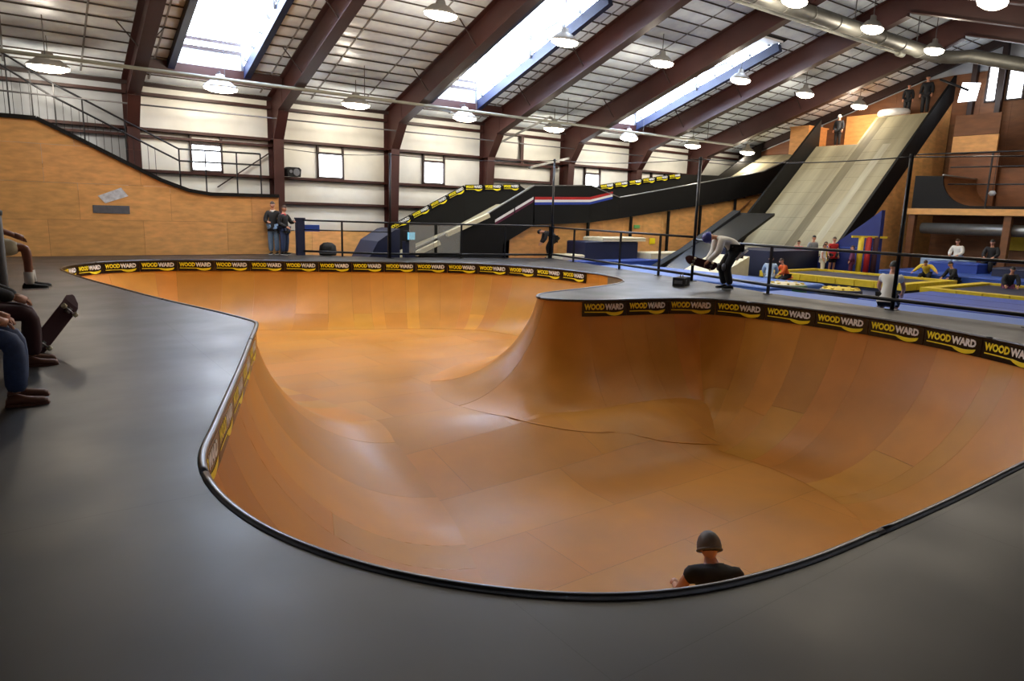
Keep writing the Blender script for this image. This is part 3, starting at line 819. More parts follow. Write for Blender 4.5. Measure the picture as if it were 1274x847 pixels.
# ------------------------------------------------------------------ long black ramp lane behind the deck
def black_lane():
    r = thing('ramp_lane','long black-sided ramp lane with a red white and blue stripe and a yellow-topped back wall','ramp',(0,0,0))
    YN, YF = 21.6, 24.2
    # near side: landing wedge standing on the floor, then a raised band
    topN = [(11.2,.2),(14.35,1.52),(16.56,2.67),(19.49,2.81),(20.5,2.55),(21.2,2.38),(28.3,3.55),(31.2,4.03),(34.6,5.2)]
    m = MB(); m.prism([(11.2,GZ),(15.1,GZ),(15.15,.45),(16.62,1.17),(16.56,2.67),(14.35,1.52),(11.2,.2)],'y',YN,YN+.12); m.build('landing_side','black',r)
    bot = {16.56:1.17,19.49:1.3,20.5:1.42,21.2:1.5,28.3:2.45,31.2:2.95,34.6:3.7}
    seq = topN[2:]
    for a,b in zip(seq,seq[1:]):
        m = MB(); m.prism([(a[0],bot[a[0]]),(b[0]-.004,bot[b[0]]),(b[0]-.004,b[1]),a],'y',YN,YN+.1); m.build('side_panel','black',r)
    m = MB()
    for a,b in zip(topN,topN[1:]): m.bar((a[0],YN+.05,a[1]+.01),(b[0],YN+.05,b[1]+.01),.14,.035)
    m.build('top_edge','galv',r)
    # red white blue stripe
    cl = [(16.6,1.95),(19.49,2.05),(20.75,2.32)]; nm = (('white_stripe','white',.095,.19),('blue_stripe','stripe_blue',0,.095),('red_stripe','red',.19,.30))
    for n,mt,l,h in nm:
        m = MB()
        for a,b in zip(cl,cl[1:]): m.prism([(a[0],a[1]+l),(b[0],b[1]+l),(b[0],b[1]+h),(a[0],a[1]+h)],'y',YN-.012,YN-.002)
        m.build(n,mt,r)
    for q in range(2):
        a = (14.75+.92*q,1.14+.47*q); b = (a[0]+.86,a[1]+.44)
        for n,mt,l,h in (('white_stripe','white',.1,.2),('purple_stripe','magenta_cloth',0,.1)):
            m = MB(); m.prism([(a[0],a[1]+l),(b[0],b[1]+l),(b[0],b[1]+h),(a[0],a[1]+h)],'y',YN-.012,YN-.002); m.build(n,mt,r)
    # riding surface
    surf = [(11.2,-.25),(14.35,.9),(16.56,1.95),(19.49,2.1),(21.2,1.75),(28.3,2.8),(31.2,3.5),(34.8,5.2)]
    for a,b in zip(surf,surf[1:]):
        m = MB(); m.prism([a,b,(b[0],b[1]-.12),(a[0],a[1]-.12)],'y',YN+.12,YF); m.build('riding_surface','turf',r)
    # cream edge seen on the landing
    for a,b in (((11.35,.1),(12.3,.5)),((12.6,.78),(14.4,1.5))):
        m = MB(); m.bar((a[0],YN-.08,a[1]),(b[0],YN-.08,b[1]),.16,.16); m.build('landing_edge','cream',r)
    # far wall with banners along its top edge
    topF = [(11.0,.41),(11.57,.87),(12.6,1.4),(15.0,2.61),(17.8,2.77),(18.35,2.5),(22.4,2.95),(28.0,3.8),(31.1,3.9),(34.6,5.85)]
    for a,b in zip(topF,topF[1:]):
        m = MB(); m.prism([(a[0],GZ),(b[0]-.004,GZ),(b[0]-.004,b[1]),a],'y',YF,YF+.1); m.build('back_panel','black',r)
    def strip(P0,P1):
        L = math.hypot(P1[0]-P0[0],P1[1]-P0[1]); n = max(1,round(L/.95)); l = L/n
        dx,dz = (P1[0]-P0[0])/L,(P1[1]-P0[1])/L
        for k in range(n):
            o = (P0[0]+dx*l*k,P0[1]+dz*l*k)
            banner(lambda u,h,off,o=o: (o[0]+dx*u-dz*(h-.2),YF-.01-off,o[1]+dz*u+dx*(h-.2)),l-.03,.27,r)
    for a,b in ((topF[0],topF[1]),(topF[1],topF[2]),(topF[2],topF[3]),(topF[3],topF[4]),(topF[6],topF[7])): strip(a,b)
    # supports under the raised band
    for x,z in ((17.6,1.2),(19.5,1.3),(22.0,1.6),(24.4,1.9),(26.6,2.2),(29.2,2.6)):
        m = MB(); m.bar((x,YN+.06,GZ),(x,YN+.06,z),.1,.1,up=(0,1,0)); m.build('support_post','black',r)
    m = MB(); m.bar((26.0,YN+.1,GZ),(30.5,YN+.1,2.6),.06,.06); m.build('diagonal_brace','ply_dark',r)
    # plywood lining behind the supports
    x = 15.6
    while x < 34.5:
        t = float(np.interp(x,[16,21,28,34.6],[1.1,1.5,2.4,3.6]))
        m = MB(); m.box((x+.003,21.82,GZ),(x+1.217,21.86,t+.1)); m.build('plywood_sheet','ply',r); x += 1.22
    m = MB(); m.box((22.35,21.78,1.1),(22.7,21.815,1.24)); tag(m.build('exit_sign','exit_green'),'small green sign on the plywood below the black ramp','sign')
    m = MB(); m.box((23.4,21.78,.4),(23.75,21.815,.66)); tag(m.build('notice','yellow'),'small yellow notice on the plywood below the black ramp','sign')
    # blue wedge left of the landing
    m = MB(); m.prism([(9.75,GZ),(11.15,GZ),(11.15,.95),(10.95,.9),(10.3,.5)],'y',22.3,23.8)
    tag(m.build('landing_pad','navy'),'dark blue wedge-shaped pad at the left foot of the black ramp','mat')
    r2 = thing('arcade_screen','small lit screen on a dark stand before the black ramp','screen',(11.05,21.42,GZ))
    m = MB(); m.box((-.2,-.1,0),(.2,.1,1.0)); m.build('stand','navy',r2)
    m = MB(); m.box((-.18,-.16,1.0),(.18,.1,1.36)); m.build('housing','black',r2)
    m = MB(); m.box((-.14,-.175,1.06),(.14,-.165,1.31)); m.build('screen_face','screen',r2)
black_lane()

# ------------------------------------------------------------------ big pale slope with two lanes
def big_slope():
    r = thing('dry_slope','huge pale ribbed plastic slope with two lanes and black side walls','slope',(0,0,0))
    def z(x): return 6.6-.9*(34-x)
    XB = 26.7
    def lane(y0,y1,xt,ztop,nm):
        n = int((xt-XB)/.62)
        w = (xt-XB)/n
        for k in range(n):
            xa = XB+k*w; xb = xa+w-.003
            m = MB(); m.prism([(xa,z(xa)+.003),(xb,z(xb)-.003),(xb,z(xb)-.14),(xa,z(xa)-.14)],'y',y0,y1); m.build('slope_mat','turf',r)
        m = MB(); m.box((xt,y0,ztop-.15),(35.1,y1,ztop)); m.build('top_deck','ply',r)
    lane(14.85,17.6,34.0,6.6,'a'); lane(17.605,19.65,32.5,5.25,'b')
    m = MB(); m.prism([(XB,z(XB)+.006),(33.95,z(33.95)+.006),(33.95,z(33.95)+.0),(XB,z(XB)+.0)],'y',17.05,17.5); m.build('worn_track','turf_dark',r)
    m = MB(); m.prism([(XB,z(XB)+.006),(32.4,z(32.4)+.006),(32.4,z(32.4)+.0),(XB,z(XB)+.0)],'y',16.0,16.35); m.build('worn_track','turf_light',r)
    # dividing step between lane heights
    m = MB(); m.prism([(32.5,5.25),(34.0,6.6),(35.1,6.6),(35.1,5.25)],'y',17.58,17.62); m.build('step_panel','ply',r)
    # side walls
    def wall(y,h,xt,nm,low=.3):
        k = 6
        for i in range(k):
            a = XB-.35+(xt-XB+.35)*i/k; b = XB-.35+(xt-XB+.35)*(i+1)/k-.004
            m = MB(); m.prism([(a,z(a)-low),(b,z(b)-low),(b,z(b)+h),(a,z(a)+h)],'y',y-.06,y+.06); m.build(nm,'black',r)
    wall(14.78,.75,35.0,'side_wall',.35); wall(19.75,1.05,32.8,'side_wall',.5)
    # plywood cladding under the right side
    for k in range(7):
        a = 27.6+k*1.05; b = a+1.045
        m = MB(); m.prism([(a,GZ),(b,GZ),(b,z(b)-.35),(a,z(a)-.35)],'y',14.74,14.78); m.build('cladding_sheet','ply',r)
    # front wall of the landing
    for k in range(4):
        y = 15.0+k*1.2; m = MB(); m.box((26.5,y,GZ),(26.65,y+1.19,.22)); m.build('front_pad','blue_pad',r)
    m = MB(); m.tube([(26.5,14.9,.32),(26.5,19.9,.32)],.05,n=8); m.build('front_rail','cream',r)
    m = MB(); m.prism([(17.66,5.25),(19.6,5.25),(19.6,6.9),(17.66,6.9)],'x',34.9,34.95); m.build('back_board','ply',r)
    # plywood box beyond the left wall
    m = MB(); m.box((32.9,20.4,5.0),(34.6,21.4,6.3)); m.box((32.85,20.35,6.3),(34.65,21.45,6.36)); m.build('plywood_box','ply',r)
    b = thing('wall_pad','tall blue padded wall curving up beside the slope foot','mat',(26.2,0,0))
    m = MB(); m.prism([(15.1,GZ),(15.06,.45),(14.4,.95),(13.56,1.6),(12.95,2.1),(12.9,GZ)],'x',0,.25); m.build('pad_body','blue_pad',b)
    m = MB(); m.prism([(15.1,.6),(15.1,.66),(12.9,.72),(12.9,.66)],'x',-.01,.0); m.build('seam','blue',b)
    # black wedge left of the foot
    b = thing('wedge_ramp','black wedge with a cream sloping face left of the big slope foot','ramp',(0,0,0))
    m = MB(); m.prism([(20.6,GZ),(25.9,GZ),(25.9,2.0),(22.6,.35)],'y',18.9,19.3); m.build('side','black',b)
    m = MB(); m.prism([(21.0,GZ+.02),(25.9,1.9),(25.9,1.8),(21.4,GZ+.02)],'y',17.2,18.9); m.build('face','black_gloss',b)
    m = MB(); m.prism([(19.6,GZ),(21.6,.3),(21.6,GZ)],'y',15.2,16.9); m.build('kicker','cream',b)
    m = MB(); m.box((22.4,14.9,GZ),(25.6,17.1,.5)); tag(m.build('foam_block','navy'),'dark blue foam block behind the bent-over skater','mat')
big_slope()

# ------------------------------------------------------------------ raised platform at the right with a mini ramp
def mezzanine():
    r = thing('mezzanine','raised plywood platform on posts carrying a black-sided mini ramp','platform',(0,0,0))
    XF = 30.0
    m = MB(); m.box((XF,2.0,2.0),(35.1,13.75,2.1)); m.build('deck_board','ply_dark',r)
    m = MB(); m.box((XF-.08,2.0,2.02),(XF,13.8,2.26)); m.build('edge_beam','ply',r)
    for y in (13.6,10.2,6.5,3.0):
        m = MB(); m.box((XF+.0,y-.12,GZ),(XF+.24,y+.12,2.0)); m.build('post','ply_dark',r)
    prof = [(13.66,2.26),(13.66,3.56),(12.62,3.52)]
    for k in range(13):
        a = math.pi/2*k/12; prof.append((12.62-1.2*(1-math.cos(a)) ,3.52-1.15*math.sin(a)))
    prof.append((8.0,2.36)); prof.append((8.0,2.26))
    m = MB(); m.prism(prof,'x',XF,XF+.1); m.build('ramp_side','black',r)
    m = MB(); pr = prof[2:-1]; n = len(pr)
    m.add([(x,p[0],p[1]) for x in (XF+.1,34.9) for p in pr],[(i,i+1,n+i+1,n+i) for i in range(n-1)],0,True); m.build('ramp_surface','ply_dark',r)
    m = MB(); m.tube([(XF-.05,12.6,3.56),(34.9,12.6,3.56)],.03); m.build('coping','galv',r)
    for z in (3.2,3.85,4.4):
        m = MB(); m.tube([(XF,13.7 if z > 4 else 12.4,z),(XF,3.0,z-.15)],.028,n=6); m.build('guard_rail','rail',r)
    for y in (11.0,8.5,6.0): m = MB(); m.bar((XF,y,2.26),(XF,y,4.35),.05,.05,up=(0,1,0)); m.build('guard_post','rail',r)
    for k,(ya,yb,za,zb) in enumerate(((13.7,12.0,4.65,5.35),(13.7,12.0,5.37,6.2),(11.9,10.4,2.3,4.0),(10.3,8.4,2.3,4.4))):
        m = MB(); m.box((33.0+.4*(k>1),yb,za),(33.1+.4*(k>1),ya,zb)); m.build('plywood_sheet',['ply','ply_dark','ply_dark','ply_dark'][k],r)
    m = MB(); m.box((33.1,11.9,2.1),(33.2,13.75,4.6)); m.build('plywood_sheet','ply_dark',r)
    for y,zc in ((10.35,3.0),):
        d = thing('disc_lamp','small round silver lamp hanging over the mini ramp','lamp',(30.2,10.9,2.85))
        mm = MB(); mm.lathe([(.001,.1),(.08,.09),(.13,0),(.08,-.08),(.001,-.1)],n=12); mm.build('globe','sticker',d)
        mm = MB(); mm.bar((0,0,.1),(0,0,1.6),.015,.015,up=(0,1,0)); mm.build('rod','rail',d)
    m = MB(); m.tube([(30.35,13.3,1.48),(30.35,2.2,1.46)],.22,n=14); d = m.build('air_duct','galv'); tag(d,'straight silver duct slung under the raised platform','duct')
    m = MB(); m.box((31.9,2.0,GZ),(32.0,13.6,1.99)); 
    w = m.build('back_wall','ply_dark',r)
    m = MB(); m.box((31.8,8.9,.72),(31.89,10.75,1.42)); tag(m.build('yellow_banner','yellow_pad'),'plain yellow banner on the wall under the platform','banner')
    m = MB(); m.tube([(33.6,14.8,7.9),(33.6,13.6,7.3)],.05); tag(m.build('slope_rail','rail'),'short dark rail at the top right of the slope','rail')
    m = MB(); m.prism([(14.1,6.9),(13.4,6.9),(13.3,7.6),(14.0,7.7)],'x',33.9,33.93); tag(m.build('clear_shield','daylight_low'),'clear shield with painted-in glow beside the top of the slope','shield')  # clear pane, no light source; its brightness is emission in the material
mezzanine()

# ------------------------------------------------------------------ gym mats, trampolines, foam
def pad(name,label,x0,y0,x1,y1,z0,z1,mt,rz=0,cat='mat',piping=None):
    cx,cy = (x0+x1)/2,(y0+y1)/2; r = thing(name,label,cat,(cx,cy,z0),rz)
    hx,hy,h = abs(x1-x0)/2,abs(y1-y0)/2,z1-z0; b = min(.05,h*.3)
    m = MB(); v = []
    for z,o in ((0,0),(h-b,0),(h-b*.3,b*.3),(h,b)):
        v += [(-hx+o,-hy+o,z),(hx-o,-hy+o,z),(hx-o,hy-o,z),(-hx+o,hy-o,z)]
    f = [(3,2,1,0),(12,13,14,15)]+[(k*4+i,k*4+(i+1)%4,k*4+4+(i+1)%4,k*4+4+i) for k in range(3) for i in range(4)]
    m.add(v,f); m.build('cover',mt,r)
    m = MB(); m.tube([(-hx,-hy,h-b),(hx,-hy,h-b),(hx,hy,h-b),(-hx,hy,h-b)],.012,n=5,closed=True); m.build('piping',piping or mt,r)
    n = max(1,int(2*hx/1.25))
    for k in range(1,n):
        x = -hx+2*hx*k/n; mm = MB(); mm.box((x-.006,-hy+b,h-.004),(x+.006,hy-b,h+.003)); mm.build('seam','navy',r)
    return r
def trampoline(label,x0,y0,x1,y1,z,rz=0):
    cx,cy = (x0+x1)/2,(y0+y1)/2; r = thing('trampoline',label,'trampoline',(cx,cy,GZ),rz)
    hx,hy = (x1-x0)/2,(y1-y0)/2; h = z-GZ; w = .32
    for (a,b,c,d) in ((-hx,-hy,hx,-hy+w),(-hx,hy-w,hx,hy),(-hx,-hy+w,-hx+w,hy-w),(hx-w,-hy+w,hx,hy-w)):
        n = max(1,int(max(c-a,d-b)/.6))
        for k in range(n):
            m = MB()
            if c-a > d-b: m.box((a+(c-a)*k/n+.01,b,h-.2),(a+(c-a)*(k+1)/n-.01,d,h))
            else: m.box((a,b+(d-b)*k/n+.01,h-.2),(c,b+(d-b)*(k+1)/n-.01,h))
            m.build('edge_pad','yellow_pad',r)
    m = MB(); m.box((-hx+w,-hy+w,h-.07),(hx-w,hy-w,h-.06)); m.build('bed','navy',r)
    m = MB()
    m.box((-hx+.05,-hy+.05,0),(hx-.05,-hy+.12,h-.1)); m.box((-hx+.05,hy-.12,0),(hx-.05,hy-.05,h-.1)); m.box((-hx+.05,-hy+.12,0),(-hx+.12,hy-.12,h-.1)); m.box((hx-.12,-hy+.12,0),(hx-.05,hy-.12,h-.1))
    m.build('skirt','navy',r)
def gym():
    pad('floor_mat','long bright blue mat along the foot of the right deck edge',14.05,3.2,16.6,10.6,GZ,-.22,'bluelight')
    pad('floor_mat','blue mat strip between the deck edge and the pale foam blocks',16.6,11.0,19.4,18.6,GZ,-.2,'bluelight')
    pad('floor_mat','big blue mat in the right foreground of the gym',16.7,2.0,20.6,8.6,GZ,-.2,'blue')
    pad('floor_mat','wide blue mat under the raised platform side',25.8,4.5,29.7,12.6,GZ,-.05,'blue')
    pad('floor_mat','low teal mat beside the kneeling striped shirt',14.1,1.6,15.6,3.1,GZ,-.2,'teal')
    pad('landing_mat','big blue landing mat in front of the plywood wall',16.7,19.4,24.8,21.4,GZ,-.1,'blue')
    pad('foam_block','dark blue foam block under a cream slab',18.0,20.1,20.9,21.2,-.1,.6,'navy')
    pad('foam_slab','cream foam slab on top of the dark blue block',18.9,20.05,21.3,21.25,.6,.76,'cream',0)
    pad('foam_slab','long cream foam slab right of the dark blue block',21.2,19.6,24.6,20.6,-.1,.16,'cream')
    pad('foam_slab','short cream foam slab left of the dark blue block',16.8,20.0,17.9,21.0,-.1,.1,'cream')
    trampoline('long yellow-edged trampoline nearest the slope foot',21.4,9.6,24.9,14.6,-.15)
    trampoline('yellow-edged trampoline in the right half of the gym',20.9,5.2,25.2,9.0,-.15)
    for i,(x,y,mt,l) in enumerate(((18.1,11.4,'green','green-sided round vault pad with a pale top'),(18.3,9.9,'navy','navy round vault pad with a pale yellow top'))):
        r = thing('vault_pad',l,'mat',(x,y,GZ))
        m = MB(); m.lathe([(.55,0),(.55,.22),(.5,.26)],n=20); m.build('side',mt,r)
        m = MB(); m.lathe([(.5,.26),(.4,.29),(.001,.3)],n=20); m.build('top','cream' if i == 0 else 'yellow_pad',r)
        for k in range(10):
            a = k*.628; m = MB(); m.box((-.05,-.03,0),(.05,.03,.02)); o = m.build('tuft','yellow_pad',r); o.location = (.42*math.cos(a),.42*math.sin(a),.285); o.rotation_euler = (0,0,a)
    pad('white_mat','white crash mat at the foot of the under-platform wall',29.0,10.9,29.7,12.6,-.05,.35,'lightblue_cloth')
    pad('blue_block','blue foam block under the platform, left',27.4,10.0,28.6,11.6,-.05,.3,'blue')
    pad('blue_block','blue foam block under the platform, right',27.0,7.4,28.6,9.4,-.05,.25,'navy')
    m = MB(); m.lathe([(.28,0),(.30,.1),(.27,.32),(.15,.42),(.001,.44)],(8.75,23.0,0),n=18)
    r = thing('drum_stool','dark rounded stool or bag on the deck behind the railing','stool',(0,0,0)); m.build('body','black',r)
    m = MB(); m.lathe([(.3,.06),(.31,.08),(.3,.1)],(8.75,23.0,0),n=18); m.build('band','greypost',r)
    # coloured soft-play column
    r = thing('soft_post','red and yellow striped soft post near the slope foot','post',(26.0,13.2,GZ))
    for k,(x,mt) in enumerate(((-.2,'yellow_pad'),(0,'red'),(.2,'maroon_cloth'))):
        m = MB(); m.tube([(x,-x*.9,0),(x,-x*.9,1.55)],.1,n=10); m.build('column',mt,r)
    m = MB(); m.bar((-.5,.4,1.55),(.5,-.4,1.55),.1,.08); m.build('cross_bar','yellow_pad',r)
    # inner tube at the top of the slope
    r = thing('snow_tube','white and blue inflated tube at the top edge of the slope','tube',(34.35,17.0,6.6))
    m = MB(); pts = [(.42*math.cos(a),.55*math.sin(a),.17) for a in np.linspace(0,2*math.pi,25)[:-1]]; m.tube(pts,.17,n=10,closed=True); m.build('ring','white',r)
    m = MB(); m.lathe([(.3,.16),(.001,.14)],n=20,sx=1,sy=1.3); m.build('floor','stripe_blue',r)
gym()

# ------------------------------------------------------------------ people
TMP = bpy.data.scenes.new('skin_scene')
def skin_mesh(nodes, edges, mats, sub=2):
    """nodes: list of (co, radius); grown with the Skin modifier into one continuous surface"""
    me = bpy.data.meshes.new('sk'); me.from_pydata([tuple(n[0]) for n in nodes], edges, []); me.update()
    ob = bpy.data.objects.new('sk', me); TMP.collection.objects.link(ob)
    md = ob.modifiers.new('Skin','SKIN'); md.branch_smoothing = .6; md.use_smooth_shade = True
    for i, n in enumerate(nodes):
        sv = me.skin_vertices[0].data[i]; r = n[1]; sv.radius = r if isinstance(r, tuple) else (r, r); sv.use_root = (i == 0)
    sd = ob.modifiers.new('Sub','SUBSURF'); sd.levels = sub; sd.render_levels = sub
    vl = TMP.view_layers[0]; vl.update(); dg = vl.depsgraph
    out = bpy.data.meshes.new_from_object(ob.evaluated_get(dg), depsgraph=dg)
    bpy.data.objects.remove(ob); out.materials.clear()
    for m in mats: out.materials.append(MATS[m])
    return out
def mesh_to_mb(me, mb, mi=0):
    mb.add([v.co[:] for v in me.vertices], [list(p.vertices) for p in me.polygons], mi, True)
STAND = dict(pelvis=(0,0,.95), spine=(0,0,1.14), chest=(0,0,1.33), neck=(0,0,1.49), head=(0,.02,1.62),
    ls=(-.18,0,1.42), le=(-.24,-.03,1.14), lw=(-.24,.08,.92), rs=(.18,0,1.42), re=(.24,-.03,1.14), rw=(.24,.08,.92),
    lh=(-.09,0,.91), lk=(-.1,.03,.5), la=(-.1,-.02,.09), rh=(.09,0,.91), rk=(.1,.03,.5), ra=(.1,-.02,.09))
SIT = dict(STAND, pelvis=(0,0,.56), spine=(0,-.02,.76), chest=(0,.02,.95), neck=(0,.05,1.1), head=(0,.09,1.23),
    ls=(-.18,.02,1.04), le=(-.25,.1,.78), lw=(-.16,.34,.68), rs=(.18,.02,1.04), re=(.25,.1,.78), rw=(.16,.34,.68),
    lh=(-.1,.03,.53), lk=(-.13,.45,.53), la=(-.13,.43,.09), rh=(.1,.03,.53), rk=(.13,.45,.53), ra=(.13,.43,.09))
KNEEL = dict(STAND, pelvis=(0,-.1,.36), spine=(0,-.02,.54), chest=(0,.08,.72), neck=(0,.14,.86), head=(0,.19,.98),
    ls=(-.18,.1,.8), le=(-.25,.2,.55), lw=(-.2,.38,.42), rs=(.18,.1,.8), re=(.25,.2,.55), rw=(.2,.38,.42),
    lh=(-.1,-.08,.33), lk=(-.14,.32,.12), la=(-.13,-.12,.1), rh=(.1,-.08,.33), rk=(.14,.32,.12), ra=(.13,-.12,.1))
CROUCH = dict(STAND, pelvis=(0,-.22,.5), spine=(0,-.12,.68), chest=(0,.04,.84), neck=(0,.16,.95), head=(0,.21,1.02),
    ls=(-.19,.06,.92), le=(-.38,.12,.74), lw=(-.5,.3,.66), rs=(.19,.06,.92), re=(.38,.0,.74), rw=(.5,.1,.6),
    lh=(-.1,-.2,.48), lk=(-.2,.2,.46), la=(-.17,-.05,.1), rh=(.1,-.2,.48), rk=(.2,.2,.46), ra=(.17,-.05,.1))
BEND = dict(STAND, pelvis=(0,-.16,.9), spine=(0,-.02,1.05), chest=(0,.18,1.14), neck=(0,.34,1.17), head=(0,.46,1.16),
    ls=(-.18,.25,1.12), le=(-.2,.3,.86), lw=(-.12,.42,.68), rs=(.18,.25,1.12), re=(.2,.28,.86), rw=(.12,.42,.68),
    lh=(-.09,-.14,.88), lk=(-.11,.06,.5), la=(-.1,-.06,.09), rh=(.09,-.14,.88), rk=(.11,.1,.49), ra=(.1,.0,.09))
def hand(mb, w, d, side, k=1.0):
    d = Vector(d).normalized(); lat = d.cross(Vector((0,0,1)))
    if lat.length < .2: lat = Vector((1,0,0))
    lat.normalize(); lat = lat*side; nr = lat.cross(d)*side
    w = Vector(w)
    mb.tube([w-d*.02*k, w+d*.03*k, w+d*.085*k],[.026*k,.036*k,.034*k],n=8)
    for i, (o, l) in enumerate(((-.027,.062),(-.009,.075),(.009,.07),(.026,.055))):
        b = w+d*.08*k+lat*o*k; m1 = b+d*l*.5*k-nr*.006*k; e = m1+d*l*.38*k-nr*.026*k
        mb.tube([b,m1,e],[.010*k,.009*k,.007*k],n=6)
    t = w+d*.03*k-lat*.03*k; t2 = t-lat*.028*k+d*.03*k; mb.tube([t,t2,t2+d*.028*k],[.012*k,.010*k,.008*k],n=6)
def ell(n=14, m=10):
    v = []; f = []
    for j in range(m+1):
        t = math.pi*j/m
        for i in range(n):
            a = 2*math.pi*i/n; v.append(Vector((math.sin(t)*math.cos(a), math.sin(t)*math.sin(a), math.cos(t))))
    for j in range(m):
        for i in range(n): f.append((j*n+i,(j+1)*n+i,(j+1)*n+(i+1)%n,j*n+(i+1)%n))
    return v, f
def person(label, loc, rz=0, h=1.75, pose=STAND, top='darkcloth', bottom='jeans', skin='skin', hair='hair_brown', shoes='black', sleeves=True, long=True,
           look=(0,1,0), helmet=None, socks=None, cap=None, group=None, pads=None, collar=None):
    k = h/1.75; J = {n: Vector(p)*k for n, p in pose.items()}
    r = thing('person',label,'person',loc,rz,group)
    seq = [('pelvis',.10),('spine',.09),('chest',.11),('neck',.058),('head',.06),('ls',.058),('le',.045),('lw',.034),('rs',.058),('re',.045),('rw',.034),
           ('lh',.075),('lk',.058),('la',.042),('rh',.075),('rk',.058),('ra',.042)]
    ed = [(0,1),(1,2),(2,3),(3,4),(2,5),(5,6),(6,7),(2,8),(8,9),(9,10),(0,11),(11,12),(12,13),(0,14),(14,15),(15,16)]
    me = skin_mesh([(J[n],rr*k) for n,rr in seq], ed, [skin], 1)
    mb = MB(); mesh_to_mb(me, mb); bpy.data.meshes.remove(me)
    # head with face
    up = (J['head']-J['neck']).normalized(); fw = Vector(look); fw = (fw-up*fw.dot(up))
    if fw.length < .1: fw = Vector((0,0,-1))
    fw.normalize(); rt = fw.cross(up); c = J['head']+up*.035*k
    def HP(x,y,z): return c+rt*x*k+fw*y*k+up*z*k
    V, F = ell(); hv = []
    for p in V:
        x,y,z = p.x*.077,p.y*.097,p.z*.118
        if z < 0: x *= 1-.28*(-z/.118); y *= 1-.1*(-z/.118)
        if y > 0 and abs(p.x) < .35 and -.35 < p.z < .1: y += .016
        hv.append(HP(x,y,z))
    mb.add(hv,F,0,True)
    for s in (-1,1):
        mb.add([HP(s*.03+p.x*.012,.088+p.y*.01,.012+p.z*.008) for p in V],F,1,True)
        mb.add([HP(s*.079+p.x*.012,-.005+p.y*.02,-.005+p.z*.03) for p in V],F,0,True)
    mb.add([HP(p.x*.026,.086+p.y*.01,-.058+p.z*.007) for p in V],F,2,True)
    mb.add([HP(p.x*.013,.105+p.y*.014,-.015+p.z*.024) for p in V],F,0,True)
    hand(mb,J['lw'],J['lw']-J['le'],-1,k); hand(mb,J['rw'],J['rw']-J['re'],1,k)
    mb.build('body',[skin,'eye','pink_cloth'],r,fix=False)
    # hair
    if not helmet or hair:
        m = MB(); ok = [p.z > .18 or (p.y < -.15 and p.z > -.55) for p in V]
        m.add([HP(p.x*.086,p.y*.106-.004,p.z*.13) for p in V],[q for q in F if all(ok[i] for i in q)],0,True); m.build('hair',hair,r,fix=False)
    if helmet or cap:
        mt = helmet or cap; m = MB(); ok = [p.z > -.35 for p in V]; sc = 1.2 if helmet else 1.12
        m.add([HP(p.x*.09*sc,p.y*.11*sc,p.z*.118*sc+.01) for p in V],[q for q in F if sum(ok[i] for i in q) >= 3],0,True)
        m.tube([HP(.087*sc*math.cos(a),.106*sc*math.sin(a),-.022) for a in np.linspace(0,2*math.pi,17)[:-1]],.012*k,n=6,closed=True)
        if cap: m.add([HP(-.06,.1,.03),HP(.06,.1,.03),HP(.05,.19,.02),HP(-.05,.19,.02)],[(0,1,2,3)])
        m.build('helmet' if helmet else 'cap',mt,r,fix=False)
    # clothes
    sn = [('pelvis',.168),('spine',.16),('chest',.175),('neck',.072),('ls',.105),('le',.078),('rs',.105),('re',.078)]
    se = [(0,1),(1,2),(2,3),(2,4),(4,5),(2,6),(6,7)]
    nodes = [(J[n],rr*k) for n,rr in sn]
    nodes[3] = (J['chest'].lerp(J['neck'],.72),.078*k)
    if sleeves:
        nodes += [(J['lw'].lerp(J['le'],.02),.064*k),(J['rw'].lerp(J['re'],.02),.064*k)]; se += [(5,8),(7,9)]
    else:
        nodes[5] = (J['ls'].lerp(J['le'],.55),.068*k); nodes[7] = (J['rs'].lerp(J['re'],.55),.068*k)
    nodes.append((J['pelvis']+(J['pelvis']-J['spine'])*.5,.195*k)); se.append((0,len(nodes)-1))
    me = skin_mesh(nodes,se,[top],1); link('shirt',me,r)
    if collar:
        m = MB(); cc = J['chest'].lerp(J['neck'],.8); m.tube([cc-up*.03*k,cc+up*.03*k],[.09*k,.075*k],n=12); m.build('collar',collar,r)
    t = 1.0 if long else .85
    pn = [(J['pelvis'],.16*k)]; pe = []
    for s in 'lr':
        b = len(pn); kn = J[s+'k']; an = J[s+'a']
        pn += [(J[s+'h'],.125*k),(kn,.094*k)]; pe += [(0,b),(b,b+1)]
        if long: pn.append((an.lerp(kn,.0),.084*k)); pe.append((b+1,b+2))
        else: pn[-1] = (J[s+'h'].lerp(kn,.85),.112*k)
    me = skin_mesh(pn,pe,[bottom],1); link('trousers' if long else 'shorts',me,r)
    # shoes and socks
    for s in 'lr':
        a = J[s+'a']; kn = J[s+'k']; sh = (a-kn).normalized()
        d = Vector((0,1,0)); 
        if pose is KNEEL: d = Vector((0,-.3,-1)); 
        d = (d-sh*d.dot(sh)); d = d.normalized() if d.length > .1 else Vector((0,1,0))
        if pose is not KNEEL and abs(sh.z) > .5: d = Vector((0,1,0)); dn = Vector((0,0,-1))
        else: dn = sh
        lt = d.cross(dn).normalized(); m = MB(); secs = ((-.075,.03,.0,.05),(-.055,.04,.0,.085),(.0,.042,.0,.095),(.06,.046,.0,.07),(.12,.05,.0,.058),(.17,.046,.0,.052),(.198,.034,.0,.04)); vv = []; n = 10
        for (u,w,b0,ht) in secs:
            for i in range(n):
                q = 2*math.pi*i/n; z = (.5+.5*math.sin(q))*ht
                vv.append(a+d*u*k+lt*w*math.cos(q)*k*(1 if z < ht*.6 else .8)+dn*(.088-z)*k)
